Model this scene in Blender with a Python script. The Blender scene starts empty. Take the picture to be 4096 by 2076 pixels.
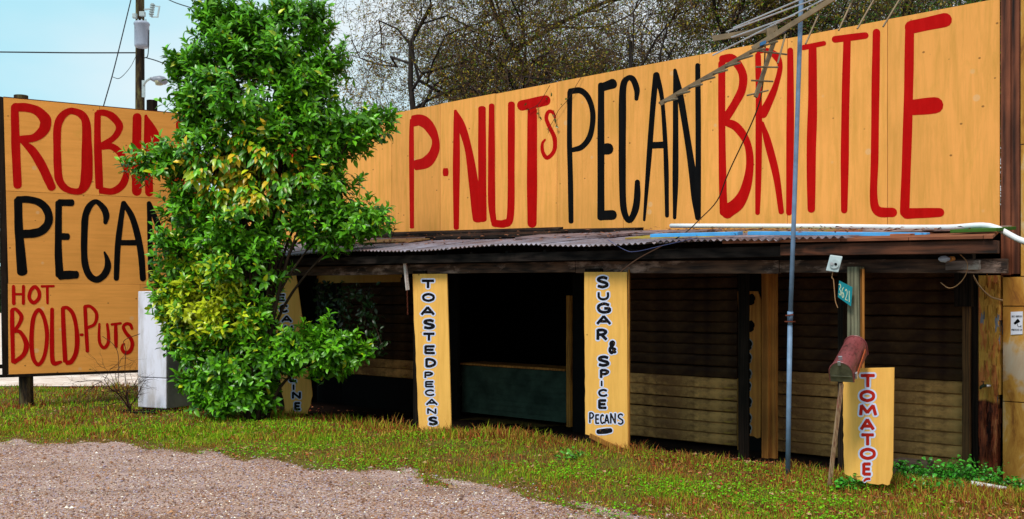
import bpy, math, random
import numpy as np
from mathutils import Vector, Matrix
random.seed(7); rng = np.random.default_rng(7)
scene = bpy.context.scene
COL = scene.collection
# ------------------------------------------------------------------ camera
F = 4001.0; CU = 2048.0; HV = 1196.0; EYE = 1.7
cam_d = bpy.data.cameras.new('camera'); cam = bpy.data.objects.new('camera', cam_d); COL.objects.link(cam)
cam.location = (0, 0, EYE); cam.rotation_euler = (math.radians(90), 0, 0)
cam_d.sensor_width = 36; cam_d.lens = 36*F/4096; cam_d.shift_y = (HV-1038)/4096
cam_d.clip_start = .1; cam_d.clip_end = 2000
scene.camera = cam
# ------------------------------------------------------------------ world and sun
SUN_EL, SUN_AZ = math.radians(52), math.radians(212)     # azimuth clockwise from +Y
world = bpy.data.worlds.new('World'); scene.world = world; world.use_nodes = True
wn = world.node_tree.nodes; wl = world.node_tree.links
for n_ in list(wn): wn.remove(n_)
wo = wn.new('ShaderNodeOutputWorld'); bg = wn.new('ShaderNodeBackground'); sky = wn.new('ShaderNodeTexSky')
sky.sky_type = 'NISHITA'; sky.sun_disc = False; sky.sun_elevation = SUN_EL; sky.sun_rotation = SUN_AZ
sky.air_density = 1.0; sky.dust_density = 1.5; sky.ozone_density = 1.5
tc = wn.new('ShaderNodeTexCoord'); mp = wn.new('ShaderNodeMapping'); mp.inputs['Scale'].default_value = (1.2, 1.2, 3.0)
nz = wn.new('ShaderNodeTexNoise'); nz.inputs['Scale'].default_value = 1.7; nz.inputs['Detail'].default_value = 5
cr = wn.new('ShaderNodeValToRGB'); cr.color_ramp.elements[0].position = .3; cr.color_ramp.elements[1].position = .72
cr.color_ramp.elements[0].color = (3.4, 6.6, 7.6, 1); cr.color_ramp.elements[1].color = (7.2, 7.6, 7.8, 1)
mx = wn.new('ShaderNodeMixRGB'); mx.inputs[0].default_value = .9
wl.new(tc.outputs['Generated'], mp.inputs[0]); wl.new(mp.outputs[0], nz.inputs[0]); sx = wn.new('ShaderNodeSeparateXYZ'); wl.new(tc.outputs['Generated'], sx.inputs[0])
mr = wn.new('ShaderNodeMapRange'); mr.inputs[1].default_value = -.75; mr.inputs[2].default_value = .35; mr.inputs[3].default_value = -.28; mr.inputs[4].default_value = .3; wl.new(sx.outputs[0], mr.inputs[0])
ad = wn.new('ShaderNodeMath'); ad.operation = 'ADD'; wl.new(nz.outputs[0], ad.inputs[0]); wl.new(mr.outputs[0], ad.inputs[1])
wl.new(ad.outputs[0], cr.inputs[0])
wl.new(sky.outputs[0], mx.inputs[1]); wl.new(cr.outputs[0], mx.inputs[2]); wl.new(mx.outputs[0], bg.inputs[0])
bg.inputs[1].default_value = .1
wl.new(bg.outputs[0], wo.inputs[0])
sd = bpy.data.lights.new('sun', 'SUN'); sd.energy = 2.5; sd.angle = math.radians(14); sd.color = (1, .95, .86)
sun = bpy.data.objects.new('sun', sd); COL.objects.link(sun)
sv = Vector((math.sin(SUN_AZ)*math.cos(SUN_EL), math.cos(SUN_AZ)*math.cos(SUN_EL), math.sin(SUN_EL)))
sun.rotation_euler = sv.to_track_quat('Z', 'Y').to_euler()
scene.view_settings.view_transform = 'Standard'; scene.view_settings.look = 'None'
scene.view_settings.exposure = 0.38; scene.view_settings.gamma = 1; scene.view_settings.use_curve_mapping = False
scene.cycles.max_bounces = 6; scene.cycles.diffuse_bounces = 3
scene.cycles.use_denoising = True

# ------------------------------------------------------------------ frames of reference
TB = (CU+2339)/F                       # the stand runs along DB and faces -MB
nb = math.hypot(TB, 1); DB = Vector((TB/nb, -1/nb, 0)); MBv = Vector((1/nb, TB/nb, 0))
ROTB = math.atan2(DB.y, DB.x)
TS = (8920-CU)/F; ns = math.hypot(TS, 1); DS = Vector((TS/ns, 1/ns, 0)); NS = Vector((1/ns, -TS/ns, 0))
NF, NP = 11.25, 9.14                   # distance of the facade and of the pillar row
def P(u, v, Y): return Vector((Y*(u-CU)/F, Y, EYE-Y*(v-HV)/F))
def B(s, n, z): return DB*s+MBv*n+Vector((0, 0, z))
def W(u, v, n=NF):
    Y = n*nb/((u-CU)/F+TB); return P(u, v, Y)
def SofU(u, n=NF):
    p = W(u, HV, n); return p.dot(DB)
def SG(u, v, off=0.0):
    c = 34.6-off*ns; Y = c/(TS-(u-CU)/F); return P(u, v, Y)
def smooth(a, b, x):
    t = np.clip((x-a)/(b-a), 0, 1); return t*t*(3-2*t)
def ground_z(x, y):
    x = np.asarray(x, float); y = np.asarray(y, float)
    n = x*MBv.x+y*MBv.y; s = x*DB.x+y*DB.y
    z = -.22*smooth(9.12, 10.5, n)*smooth(-17.5, -15, s)
    z = z+smooth(8.3, 9.0, n)*(1-smooth(9.2, 10.5, n))*(-.10*smooth(-8.2, -10, s)*smooth(-17.5, -15, s)+.02*smooth(-9, -8, s))
    z = z+.012*np.sin(x*2.3+y*1.1)*np.sin(y*1.9-x*.7)
    return z
def gz(x, y): return float(ground_z(x, y))

# ------------------------------------------------------------------ object helpers
def tag(o, label=None, cat=None, group=None, kind=None):
    if label: o['label'] = label
    if cat: o['category'] = cat
    if group: o['group'] = group
    if kind: o['kind'] = kind
    return o
def thing(name, loc, label, cat, group=None):
    o = bpy.data.objects.new(name, None); o.empty_display_size = .2; COL.objects.link(o); o.location = loc
    return tag(o, label, cat, group)
def base_of(parent):
    L = Vector((0, 0, 0)); p = parent
    while p is not None: L += p.location; p = p.parent
    return L
class MB:
    def __init__(s): s.v = []; s.f = []
    def add(s, vs, fs):
        k = len(s.v); s.v += [Vector(v) for v in vs]; s.f += [tuple(i+k for i in f) for f in fs]; return s
    def frame(s, o, ax, ay, az):            # box from a corner and three edge vectors
        o = Vector(o); ax = Vector(ax); ay = Vector(ay); az = Vector(az)
        vs = [o, o+ax, o+ax+ay, o+ay, o+az, o+ax+az, o+ax+ay+az, o+ay+az]
        fs = [(0, 3, 2, 1), (4, 5, 6, 7), (0, 1, 5, 4), (1, 2, 6, 5), (2, 3, 7, 6), (3, 0, 4, 7)]
        if ax.cross(ay).dot(az) < 0: fs = [f[::-1] for f in fs]
        return s.add(vs, fs)
    def bbox(s, s0, s1, n0, n1, z0, z1):    # box in the stand's frame
        return s.frame(B(s0, n0, z0), DB*(s1-s0), MBv*(n1-n0), (0, 0, z1-z0))
    def bar(s, a, b, w, h, up=(0, 0, 1)):
        a = Vector(a); b = Vector(b); d = (b-a); up = Vector(up); x = d.cross(up)
        if x.length < 1e-6: x = d.cross(Vector((1, 0, 0)))
        x.normalize(); y = x.cross(d).normalized()
        return s.frame(a-x*w/2-y*h/2, d, x*w, y*h)
    def prism(s, pts, t):                   # polygon + thickness vector
        n = len(pts); t = Vector(t); pts = [Vector(p) for p in pts]
        vs = pts+[p+t for p in pts]
        nrm = Vector((0, 0, 0))
        for i in range(n): nrm += pts[i].cross(pts[(i+1) % n])
        fs = [tuple(range(n))[::-1], tuple(range(n, 2*n))]+[(i, (i+1) % n, n+(i+1) % n, n+i) for i in range(n)]
        if nrm.dot(t) < 0: fs = [f[::-1] for f in fs]
        return s.add(vs, fs)
    def tube(s, pts, rad, seg=6, caps=True):
        pts = [Vector(p) for p in pts]; n = len(pts)
        if not hasattr(rad, '__len__'): rad = [rad]*n
        k = len(s.v); pu = None
        for i in range(n):
            t = (pts[min(i+1, n-1)]-pts[max(i-1, 0)])
            if t.length < 1e-9: t = Vector((0, 0, 1))
            t.normalize()
            u = pu if pu is not None else (Vector((0, 0, 1)) if abs(t.z) < .9 else Vector((1, 0, 0)))
            u = (u-t*u.dot(t)).normalized(); pu = u; w = t.cross(u)
            for j in range(seg):
                a = 2*math.pi*j/seg; s.v.append(pts[i]+(u*math.cos(a)+w*math.sin(a))*rad[i])
        for i in range(n-1):
            for j in range(seg):
                j2 = (j+1) % seg
                s.f.append((k+i*seg+j, k+i*seg+j2, k+(i+1)*seg+j2, k+(i+1)*seg+j))
        if caps:
            s.f.append(tuple(k+j for j in range(seg))[::-1]); s.f.append(tuple(k+(n-1)*seg+j for j in range(seg)))
        return s
    def build(s, name, mat, parent=None, smooth=False, bevel=0, origin=None):
        L = base_of(parent) if parent else (Vector(origin) if origin else Vector((0, 0, 0)))
        me = bpy.data.meshes.new(name); me.from_pydata([v-L for v in s.v], [], s.f)
        if mat: me.materials.append(mat)
        if smooth: me.polygons.foreach_set('use_smooth', [True]*len(me.polygons))
        me.update()
        o = bpy.data.objects.new(name, me); COL.objects.link(o)
        if parent: o.parent = parent
        elif origin: o.location = origin
        if bevel:
            m = o.modifiers.new('bevel', 'BEVEL'); m.width = bevel; m.segments = 2; m.limit_method = 'ANGLE'
        return o
def npmesh(name, V, Fq, mat, parent=None, col=None, smooth=False, tri=False):
    V = np.asarray(V, np.float32); Fq = np.asarray(Fq, np.int32); k = Fq.shape[1]
    if parent: V = V-np.array(base_of(parent), np.float32)
    me = bpy.data.meshes.new(name); me.vertices.add(len(V)); me.vertices.foreach_set('co', V.ravel())
    me.loops.add(Fq.size); me.loops.foreach_set('vertex_index', Fq.ravel())
    me.polygons.add(len(Fq)); me.polygons.foreach_set('loop_start', np.arange(0, Fq.size, k, dtype=np.int32))
    me.polygons.foreach_set('loop_total', np.full(len(Fq), k, np.int32))
    if smooth: me.polygons.foreach_set('use_smooth', np.ones(len(Fq), bool))
    me.materials.append(mat); me.update(calc_edges=True)
    if col is not None:
        a = me.color_attributes.new('Col', 'FLOAT_COLOR', 'POINT')
        c = np.ones((len(V), 4), np.float32); c[:, :3] = col; a.data.foreach_set('color', c.ravel())
    o = bpy.data.objects.new(name, me); COL.objects.link(o)
    if parent: o.parent = parent
    return o

# ------------------------------------------------------------------ materials
class MT:
    def __init__(s, name, rough=.7, spec=.3, metal=0):
        s.m = bpy.data.materials.new(name); s.m.use_nodes = True; s.t = s.m.node_tree; s.n = s.t.nodes; s.l = s.t.links
        s.b = s.n['Principled BSDF']; s.b.inputs['Roughness'].default_value = rough; s.b.inputs['Metallic'].default_value = metal
        s.b.inputs['Specular IOR Level'].default_value = spec; s._bump = None
        s.tc = s.n.new('ShaderNodeTexCoord')
    def coord(s, scale=(1, 1, 1), rot=(0, 0, 0)):
        m = s.n.new('ShaderNodeMapping'); m.inputs['Scale'].default_value = scale
        if any(rot):
            r = s.n.new('ShaderNodeMapping'); r.inputs['Rotation'].default_value = rot
            s.l.new(s.tc.outputs['Object'], r.inputs[0]); s.l.new(r.outputs[0], m.inputs[0])
        else: s.l.new(s.tc.outputs['Object'], m.inputs[0])
        return m.outputs[0]
    def noise(s, scale, detail=5, rough=.55, c=None, dist=0):
        n = s.n.new('ShaderNodeTexNoise'); n.inputs['Scale'].default_value = scale; n.inputs['Detail'].default_value = detail
        n.inputs['Roughness'].default_value = rough; n.inputs['Distortion'].default_value = dist
        s.l.new(c if c is not None else s.tc.outputs['Object'], n.inputs[0]); return n.outputs[0]
    def voro(s, scale, c=None, feat='F1', out='Distance'):
        n = s.n.new('ShaderNodeTexVoronoi'); n.feature = feat; n.inputs['Scale'].default_value = scale
        s.l.new(c if c is not None else s.tc.outputs['Object'], n.inputs[0]); return n.outputs[out]
    def ramp(s, f, stops):
        r = s.n.new('ShaderNodeValToRGB'); e = r.color_ramp.elements
        while len(e) < len(stops): e.new(.5)
        for i, (p, c) in enumerate(stops):
            e[i].position = p; e[i].color = (c, c, c, 1) if not hasattr(c, '__len__') else (*c, 1)
        s.l.new(f, r.inputs[0]); return r.outputs[0]
    def mix(s, f, a, b, mode='MIX'):
        m = s.n.new('ShaderNodeMixRGB'); m.blend_type = mode
        for i, x in ((0, f), (1, a), (2, b)):
            if isinstance(x, (int, float)): m.inputs[i].default_value = x if i == 0 else (x, x, x, 1)
            elif isinstance(x, tuple): m.inputs[i].default_value = (*x, 1)
            else: s.l.new(x, m.inputs[i])
        return m.outputs[0]
    def rand(s):
        n = s.n.new('ShaderNodeObjectInfo'); return n.outputs['Random']
    def attr(s):
        n = s.n.new('ShaderNodeVertexColor'); n.layer_name = 'Col'; return n.outputs[0]
    def zpos(s, a, b):
        x = s.n.new('ShaderNodeSeparateXYZ'); g = s.n.new('ShaderNodeNewGeometry'); s.l.new(g.outputs['Position'], x.inputs[0])
        m = s.n.new('ShaderNodeMapRange'); m.inputs[1].default_value = a; m.inputs[2].default_value = b; s.l.new(x.outputs[2], m.inputs[0]); return m.outputs[0]
    def math(s, op, a, b):
        m = s.n.new('ShaderNodeMath'); m.operation = op
        for i, x in ((0, a), (1, b)):
            if isinstance(x, (int, float)): m.inputs[i].default_value = x
            else: s.l.new(x, m.inputs[i])
        return m.outputs[0]
    def color(s, c):
        if isinstance(c, tuple): s.b.inputs['Base Color'].default_value = (*c, 1)
        else: s.l.new(c, s.b.inputs['Base Color'])
        return s
    def rough(s, f): s.l.new(f, s.b.inputs['Roughness']); return s
    def bump(s, f, strength=.4, dist=.01):
        b = s.n.new('ShaderNodeBump'); b.inputs['Strength'].default_value = strength; b.inputs['Distance'].default_value = dist
        s.l.new(f, b.inputs['Height'])
        if s._bump is not None: s.l.new(s._bump, b.inputs['Normal'])
        s._bump = b.outputs[0]; s.l.new(s._bump, s.b.inputs['Normal']); return s
VROT = (0, 0, -ROTB)
def plain(name, c, rough=.7, metal=0, var=.25, scale=8, bump=.2):
    m = MT(name, rough, .3 if max(c) > .12 else .06, metal); n = m.noise(scale, 6)
    m.color(m.mix(m.ramp(n, [(.3, 1-var), (.7, 1+var*.4)]), c, c, 'MULTIPLY') if False else m.mix(1.0, tuple(c), m.ramp(n, [(.3, 1-var), (.7, 1.0)]), 'MULTIPLY'))
    if bump: m.bump(m.noise(scale*4, 4), bump, .004)
    return m.m
def painted_ply(name, base, dark, vertical=True, rot=VROT, worn=.5, patch=True):
    m = MT(name, .7, .07)
    sc = (6, 6, .55) if vertical else (.5, .5, 9)
    g = m.noise(2.2, 8, .65, m.coord(sc, rot), .4)
    broad = m.noise(1.1, 4, .5)
    c = m.mix(m.ramp(g, [(.42, 0.0), (.75, worn)]), base, dark)
    c = m.mix(m.ramp(broad, [(.45, 0.0), (.8, .35)]), c, tuple(x*.8 for x in dark))
    c = m.mix(1.0, c, m.ramp(m.rand(), [(0, .87), (1, 1.05)]), 'MULTIPLY')
    if patch:
        v = m.voro(2.6, m.coord((1, 1, 1.0), rot)); sp = m.ramp(v, [(.085, 1.0), (.11, 0.0)])
        c = m.mix(m.math('MULTIPLY', sp, .55), c, (.66, .40, .20))
        v2 = m.voro(4.3, m.coord((1, 1, 1.3), rot)); c = m.mix(m.ramp(v2, [(.05, .8), (.075, 0.0)]), c, (.16, .07, .02))
        st = m.noise(1.6, 7, .7, m.coord((1, 1, .8), rot), 1.2); c = m.mix(m.ramp(st, [(.60, 0.0), (.72, .35)]), c, (.46, .27, .04))
    fine = m.noise(30, 4, .6, m.coord((4, 4, .25) if vertical else (.25, .25, 4), rot))
    c = m.mix(m.ramp(fine, [(.3, .10), (.6, 0.0)]), c, dark)
    m.color(c); m.bump(fine, .35, .004); m.bump(broad, .3, .02)
    m.rough(m.ramp(g, [(.2, .5), (.8, .75)]))
    return m.m
def wood(name, light, dark, axis='z', rot=VROT, grain=9, paint=None, wet=.7):
    m = MT(name, wet, .2 if max(light) > .1 else .06)
    sc = {'z': (1, 1, .07), 'x': (.07, 1, 1), 'y': (1, .07, 1)}[axis]
    co = m.coord(sc, rot)
    a = m.noise(grain, 8, .65, co, 1.5); bnd = m.n.new('ShaderNodeTexWave'); bnd.inputs['Scale'].default_value = grain*1.2
    bnd.inputs['Distortion'].default_value = 9; bnd.inputs['Detail'].default_value = 4; bnd.inputs['Detail Scale'].default_value = 1.2
    m.l.new(co, bnd.inputs[0]); w = m.math('ADD', m.math('MULTIPLY', a, .84), m.math('MULTIPLY', bnd.outputs['Fac'], .16))
    c = m.ramp(w, [(.34, dark), (.62, light)])
    c = m.mix(1.0, c, m.ramp(m.noise(1.7, 4), [(.3, .55), (.7, 1.1)]), 'MULTIPLY')
    c = m.mix(1.0, c, m.ramp(m.rand(), [(0, .75), (1, 1.15)]), 'MULTIPLY')
    if paint:
        pc, lo, hi = paint
        c = m.mix(m.ramp(m.noise(5, 8, .7, m.coord(tuple(.35 if q < 1 else 1 for q in sc), rot)), [(lo, 1.0), (hi, 0.0)]), c, pc)
    m.color(c); m.bump(w, .7, .012); return m.m
OR = (.86, .365, .092); ORD = (.52, .26, .045)
M = {}
M['fascia'] = painted_ply('orange_plywood', OR, ORD, True, worn=.75)
M['signply'] = painted_ply('orange_sign_plywood', (.80, .335, .072), (.50, .21, .035), False, (0, 0, -math.atan2(DS.y, DS.x)), .45)
M['board'] = painted_ply('yellow_board', (.86, .46, .11), (.48, .22, .03), True, worn=.4, patch=True)
def paintm(name, c, r=.6, sp=.06):
    m = MT(name, r, sp); n = m.noise(7, 6, .6)
    br = m.noise(3.5, 8, .7, m.coord((3, 3, .35), VROT)); m.color(m.mix(m.ramp(br, [(.42, .0), (.7, .55)]), m.mix(m.ramp(n, [(.35, .4), (.7, 0.0)]), c, tuple(x*.68 for x in c)), tuple(min(1, x*1.25+.004) for x in c))); m.bump(m.noise(40, 3, .6, m.coord((1, 1, .2))), .2, .003); return m.m
M['red'] = paintm('red_paint', (.42, .0015, .001)); M['black'] = paintm('black_paint', (.0035, .0035, .004), .8, .03)
M['redb'] = paintm('red_letter_paint', (.42, .016, .008)); M['halo'] = paintm('pale_outline_paint', (.60, .62, .80))
def chipped_black():
    m = MT('chipped_black_paint', .7, .05); n = m.noise(34, 5, .7)
    m.color(m.mix(m.ramp(n, [(.61, 0.0), (.66, .8)]), (.006, .006, .008), (.35, .17, .04))); return m.m
M['chip'] = chipped_black()
M['beam'] = wood('weathered_beam', (.12, .062, .038), (.018, .011, .010), 'x', paint=((.30, .20, .16), .36, .46))
M['beamr'] = wood('reddish_beam', (.11, .035, .016), (.012, .006, .004), 'x', paint=((.30, .22, .17), .28, .36))
M['post'] = wood('brown_post', (.16, .075, .025), (.03, .012, .006), 'z')
M['grain'] = wood('grained_post', (.22, .065, .03), (.012, .004, .003), 'z', grain=2.6)
M['greypost'] = wood('greenish_post', (.25, .235, .15), (.05, .045, .025), 'z', grain=7)
M['darkwood'] = wood('dark_wood', (.028, .020, .017), (.006, .004, .004), 'x')
M['darkpost'] = wood('black_post', (.022, .014, .010), (.005, .004, .003), 'z')
M['plank'] = wood('roof_plank', (.30, .21, .22), (.06, .035, .035), 'x')
M['plank2'] = wood('mossy_plank', (.48, .42, .05), (.22, .12, .04), 'x', paint=((.28, .09, .04), .35, .5))
M['plank3'] = wood('red_brown_roofing', (.36, .12, .055), (.17, .05, .025), 'x')
M['paleplank'] = wood('pale_plank', (.52, .38, .36), (.25, .16, .14), 'x')
M['void'] = plain('dark_interior', (.010, .009, .009), .9)  # interior shade put into the colour: near-black walls and headers
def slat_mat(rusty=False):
    m = MT('rusty_shaded_slat' if rusty else 'tan_slat', .6, .1)
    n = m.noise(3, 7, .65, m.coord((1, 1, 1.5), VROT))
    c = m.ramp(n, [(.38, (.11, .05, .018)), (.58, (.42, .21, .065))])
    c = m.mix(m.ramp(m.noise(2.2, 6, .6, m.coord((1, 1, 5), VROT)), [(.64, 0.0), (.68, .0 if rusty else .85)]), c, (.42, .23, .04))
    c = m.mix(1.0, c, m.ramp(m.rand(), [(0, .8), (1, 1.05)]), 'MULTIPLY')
    if rusty: c = m.mix(m.ramp(m.noise(4, 6), [(.3, .75), (.7, 1.0)]), c, (.022, .007, .004))  # upper slats: rust, blackened further to paint in the roof's shade
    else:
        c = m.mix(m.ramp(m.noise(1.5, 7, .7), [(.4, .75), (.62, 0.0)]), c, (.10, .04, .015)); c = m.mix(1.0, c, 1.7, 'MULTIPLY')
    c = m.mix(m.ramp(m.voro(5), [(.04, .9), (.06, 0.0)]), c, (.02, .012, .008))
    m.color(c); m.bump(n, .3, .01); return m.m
M['slat'] = slat_mat(); M['slat_rust_shade'] = slat_mat(True)
M['teal'] = plain('green_clapboard', (.055, .085, .06), .7, var=.6, scale=4)
M['trimy'] = wood('yellow_trim', (.50, .22, .035), (.20, .07, .015), 'z')
M['trimb'] = wood('orange_brown_trim', (.58, .23, .045), (.30, .10, .02), 'z', grain=4)
def roof_mat():
    m = MT('corrugated_iron', .55, .4, .3); n = m.noise(2.5, 7, .7)
    c = m.ramp(n, [(.3, (.12, .045, .028)), (.52, (.20, .17, .20)), (.75, (.38, .35, .44))])
    c = m.mix(1.0, c, m.ramp(m.rand(), [(0, .7), (1, 1.1)]), 'MULTIPLY')
    m.color(c); m.bump(m.noise(20, 4), .3, .004); return m.m
M['iron'] = roof_mat()
def peel():
    m = MT('peeling_pillar', .7, .2)
    st = m.noise(5, 9, .72, m.coord((2.2, 2.2, .33), VROT), .6)
    yellow = m.mix(m.ramp(m.noise(4, 5), [(.4, 0.0), (.7, .5)]), (.66, .34, .06), (.44, .19, .025))
    c = m.mix(m.ramp(st, [(.52, 0.0), (.54, 1.0)]), yellow, (.60, .19, .05))
    c = m.mix(m.ramp(m.noise(4.2, 6, .6, m.coord((2, 2, .5), VROT)), [(.60, 0.0), (.62, 1.0)]), c, (.20, .22, .27))
    low = m.ramp(m.math('ADD', m.zpos(.75, .45), m.math('MULTIPLY', m.noise(3, 5), .6)), [(.7, 0.0), (.8, 1.0)])
    rot_c = m.ramp(m.noise(7, 9, .75, m.coord((2.2, 2.2, .35), VROT)), [(.4, (.02, .005, .004)), (.52, (.30, .06, .02)), (.66, (.55, .22, .08))])
    c = m.mix(low, c, rot_c)
    m.color(c); m.bump(st, 1, .03); return m.m
M['peel'] = peel()
def wallm():
    m = MT('stained_wall_board', .7, .2)
    n = m.noise(2.2, 8, .7, m.coord((1.5, 1.5, .6), VROT), 1)
    c = m.ramp(n, [(.32, (.13, .040, .010)), (.43, (.33, .14, .02)), (.56, (.46, .23, .04)), (.68, (.50, .36, .20))])
    c = m.mix(m.ramp(m.noise(1.2, 5), [(.62, 0.0), (.66, .6)]), c, (.42, .38, .33))
    m.color(c); m.bump(m.noise(25, 4), .3, .004); return m.m
M['wall'] = wallm()
M['white'] = plain('white_plastic', (.78, .78, .80), .35, var=.12)
M['blue'] = plain('blue_strip', (.07, .36, .75), .5, var=.2)
M['galv'] = plain('blue_grey_galvanised', (.17, .26, .40), .55, .0, var=.35, scale=10)
M['rust'] = plain('rust', (.16, .035, .015), .8, .2)
M['alu'] = plain('aluminium', (.55, .58, .62), .35, .7, var=.3)
M['antb'] = plain('brown_weathered_metal', (.24, .17, .10), .6, .3, var=.5)
M['cable'] = plain('brown_cable', (.06, .03, .018), .6)
M['pcable'] = plain('tan_cable', (.38, .20, .09), .6)
M['tealp'] = plain('teal_plate', (.004, .20, .24), .4, var=.2)
M['cream'] = plain('cream_digits', (.55, .62, .42), .5)
M['greybox'] = plain('grey_box', (.42, .50, .52), .5, var=.2)
M['stone'] = plain('concrete_block', (.10, .07, .055), .9, var=.5)
M['twig'] = plain('twig', (.055, .028, .02), .8)
M['trunkc'] = plain('citrus_bark', (.035, .024, .015), .9)
def bark():
    m = MT('oak_bark', .9, .15); n = m.noise(5, 8, .7, m.coord((1, 1, .3)))
    c = m.ramp(n, [(.35, (.008, .006, .005)), (.6, (.032, .024, .02)), (.8, (.06, .055, .035))]); m.color(c); m.bump(n, .8, .03); return m.m
M['bark'] = bark(); M['otwig'] = plain('oak_twig', (.085, .052, .04), .85, var=.5)
def polem():
    m = MT('creosote_pole', .85, .2); n = m.noise(3.2, 7, .7, m.coord((1, 1, .25)), .5)
    m.color(m.ramp(n, [(.44, (.010, .006, .004)), (.52, (.05, .03, .012)), (.6, (.10, .09, .035)), (.8, (.16, .10, .04))])); m.bump(n, .5, .02); return m.m
M['pole'] = polem()
def fridgem():
    m = MT('white_enamel', .35, .5)
    c = m.mix(m.ramp(m.noise(2.2, 8, .7, m.coord((1.5, 1.5, .4))), [(.44, 0.0), (.7, .75)]), (.74, .72, .84), (.28, .22, .15))
    c = m.mix(m.ramp(m.noise(6, 8, .75), [(.68, 0.0), (.72, 1.0)]), c, (.06, .03, .02))
    m.color(c); m.bump(m.noise(3, 3), .3, .01); return m.m
M['fridge'] = fridgem()
M['fridge2'] = plain('mouldy_enamel', (.36, .37, .36), .6, var=.6, scale=3)
def mailm():
    m = MT('rusty_red_mailbox', .45, .4); n = m.noise(9, 7, .7)
    c = m.ramp(n, [(.3, (.03, .010, .007)), (.48, (.17, .035, .035)), (.8, (.24, .055, .06))])
    c = m.mix(m.ramp(m.voro(28), [(.16, .8), (.24, 0.0)]), c, (.045, .008, .006))
    m.color(c); m.bump(n, .3, .004); return m.m
M['mail'] = mailm()
M['maildoor'] = plain('dull_metal_door', (.17, .165, .11), .4, .5, var=.55, scale=14)
M['flag'] = plain('orange_flag', (.42, .075, .02), .5)

def leafm(name, trans=.35, rough=.38):
    m = MT(name, rough, .5 if rough < .5 else .08); c = m.attr(); m.color(c)
    tr = m.n.new('ShaderNodeBsdfTranslucent'); mxs = m.n.new('ShaderNodeMixShader'); mxs.inputs[0].default_value = trans
    m.l.new(c, tr.inputs[0]); m.l.new(m.b.outputs[0], mxs.inputs[1]); m.l.new(tr.outputs[0], mxs.inputs[2])
    m.l.new(mxs.outputs[0], m.n['Material Output'].inputs[0]); return m.m
M['leaf'] = leafm('glossy_leaf', .16, .36); M['oakleaf'] = leafm('oak_leaf', .3, .5); M['grass'] = leafm('grass_blade', .15, .8)
M['dead'] = leafm('dead_leaf', .1, .7); M['peb'] = leafm('pebble', .0, .7)

# ------------------------------------------------------------------ ground
def V_of(x, y): return HV+F*EYE/y
BU = [-3000, -400, 0, 330, 700, 1100, 1180, 1640, 1700, 2030, 2200, 2350, 2450, 2700, 5000]
BV = [1760, 1762, 1768, 1780, 1800, 1850, 1874, 1890, 1930, 1962, 2005, 2040, 2056, 2085, 3300]
def border(x, y):               # >0 in the grass, metres-ish
    x = np.asarray(x, float); y = np.maximum(np.asarray(y, float), .5)
    u = CU+F*x/y; vb = np.interp(u, BU, BV); yb = F*EYE/(vb-HV)
    w = .14*np.sin(x*3.1+1.3*np.sin(y*4))+.10*np.sin(x*7.7+y*5.1+2*np.sin(x*2))+.10*np.sin(x*17+y*13)+.05*np.sin(x*41-y*29)
    return y-yb+w
def grid(xs, ys):
    X, Y = np.meshgrid(xs, ys); n, m_ = X.shape
    i = np.arange(n*m_).reshape(n, m_); Fq = np.stack([i[:-1, :-1], i[:-1, 1:], i[1:, 1:], i[1:, :-1]], -1).reshape(-1, 4)
    return X.ravel(), Y.ravel(), Fq
xs = np.concatenate([[-600, -200, -80, -40, -20], np.arange(-13, 12, .2), [12.5, 20, 40, 80, 200, 600]])
ys = np.concatenate([[-60, -20, 0, 2, 4], np.arange(5, 22, .2), [23, 30, 45, 80, 160, 400, 900]])
gx, gy, gf = grid(xs, ys)
def soil():
    m = MT('soil_and_turf', .95, .1); n = m.noise(3, 8, .7); n2 = m.noise(.8, 4)
    c = m.ramp(n, [(.3, (.07, .026, .013)), (.5, (.13, .065, .022)), (.7, (.10, .11, .015))])
    c = m.mix(m.ramp(n2, [(.4, 0.0), (.6, .7)]), c, (.10, .085, .016)); m.color(c); m.bump(m.noise(18, 6), .8, .03); return m.m
g_ = npmesh('ground', np.stack([gx, gy, ground_z(gx, gy)], 1), gf, soil(), smooth=True); g_['kind'] = 'structure'
def gravelm():
    m = MT('gravel', .85, .2)
    v = m.voro(55, out='Color'); sp = m.n.new('ShaderNodeSeparateColor'); m.l.new(v, sp.inputs[0])
    c = m.ramp(sp.outputs[0], [(0, (.14, .06, .04)), (.35, (.31, .16, .11)), (.65, (.46, .29, .23)), (.85, (.32, .27, .36)), (1, (.85, .68, .56))])
    c = m.mix(m.ramp(m.noise(1.4, 6, .6), [(.45, 0.0), (.7, .65)]), c, (.32, .135, .05))
    c = m.mix(m.ramp(m.noise(9, 6, .6), [(.5, 0.0), (.75, .45)]), c, (.13, .07, .04))
    c = m.mix(m.ramp(m.noise(.7, 5, .6), [(.40, 0.0), (.6, .6)]), c, (.44, .33, .31))
    c = m.mix(m.ramp(m.noise(1.1, 6, .65, m.coord((.5, 1.6, 1))), [(.50, 0.0), (.66, .6)]), c, (.15, .075, .045))
    m.color(c); d = m.voro(55); m.bump(m.math('SUBTRACT', 1.0, d), .6, .012); m.bump(m.noise(5, 5), .4, .03); return m.m
xs2 = np.arange(-13, 9, .1); ys2 = np.concatenate([[-30, -10, 0, 3, 5], np.arange(6, 13.6, .08)])
hx, hy, hf = grid(xs2, ys2); bd = border(hx, hy)
keep = bd[hf].min(1) < 0
used = np.unique(hf[keep]); remap = -np.ones(len(hx), int); remap[used] = np.arange(len(used))
lot = npmesh('gravel_lot', np.stack([hx, hy, ground_z(hx, hy)+.008-.012*smooth(-.05, .12, bd)], 1)[used], remap[hf[keep]], gravelm(), smooth=True); lot['kind'] = 'structure'
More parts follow.
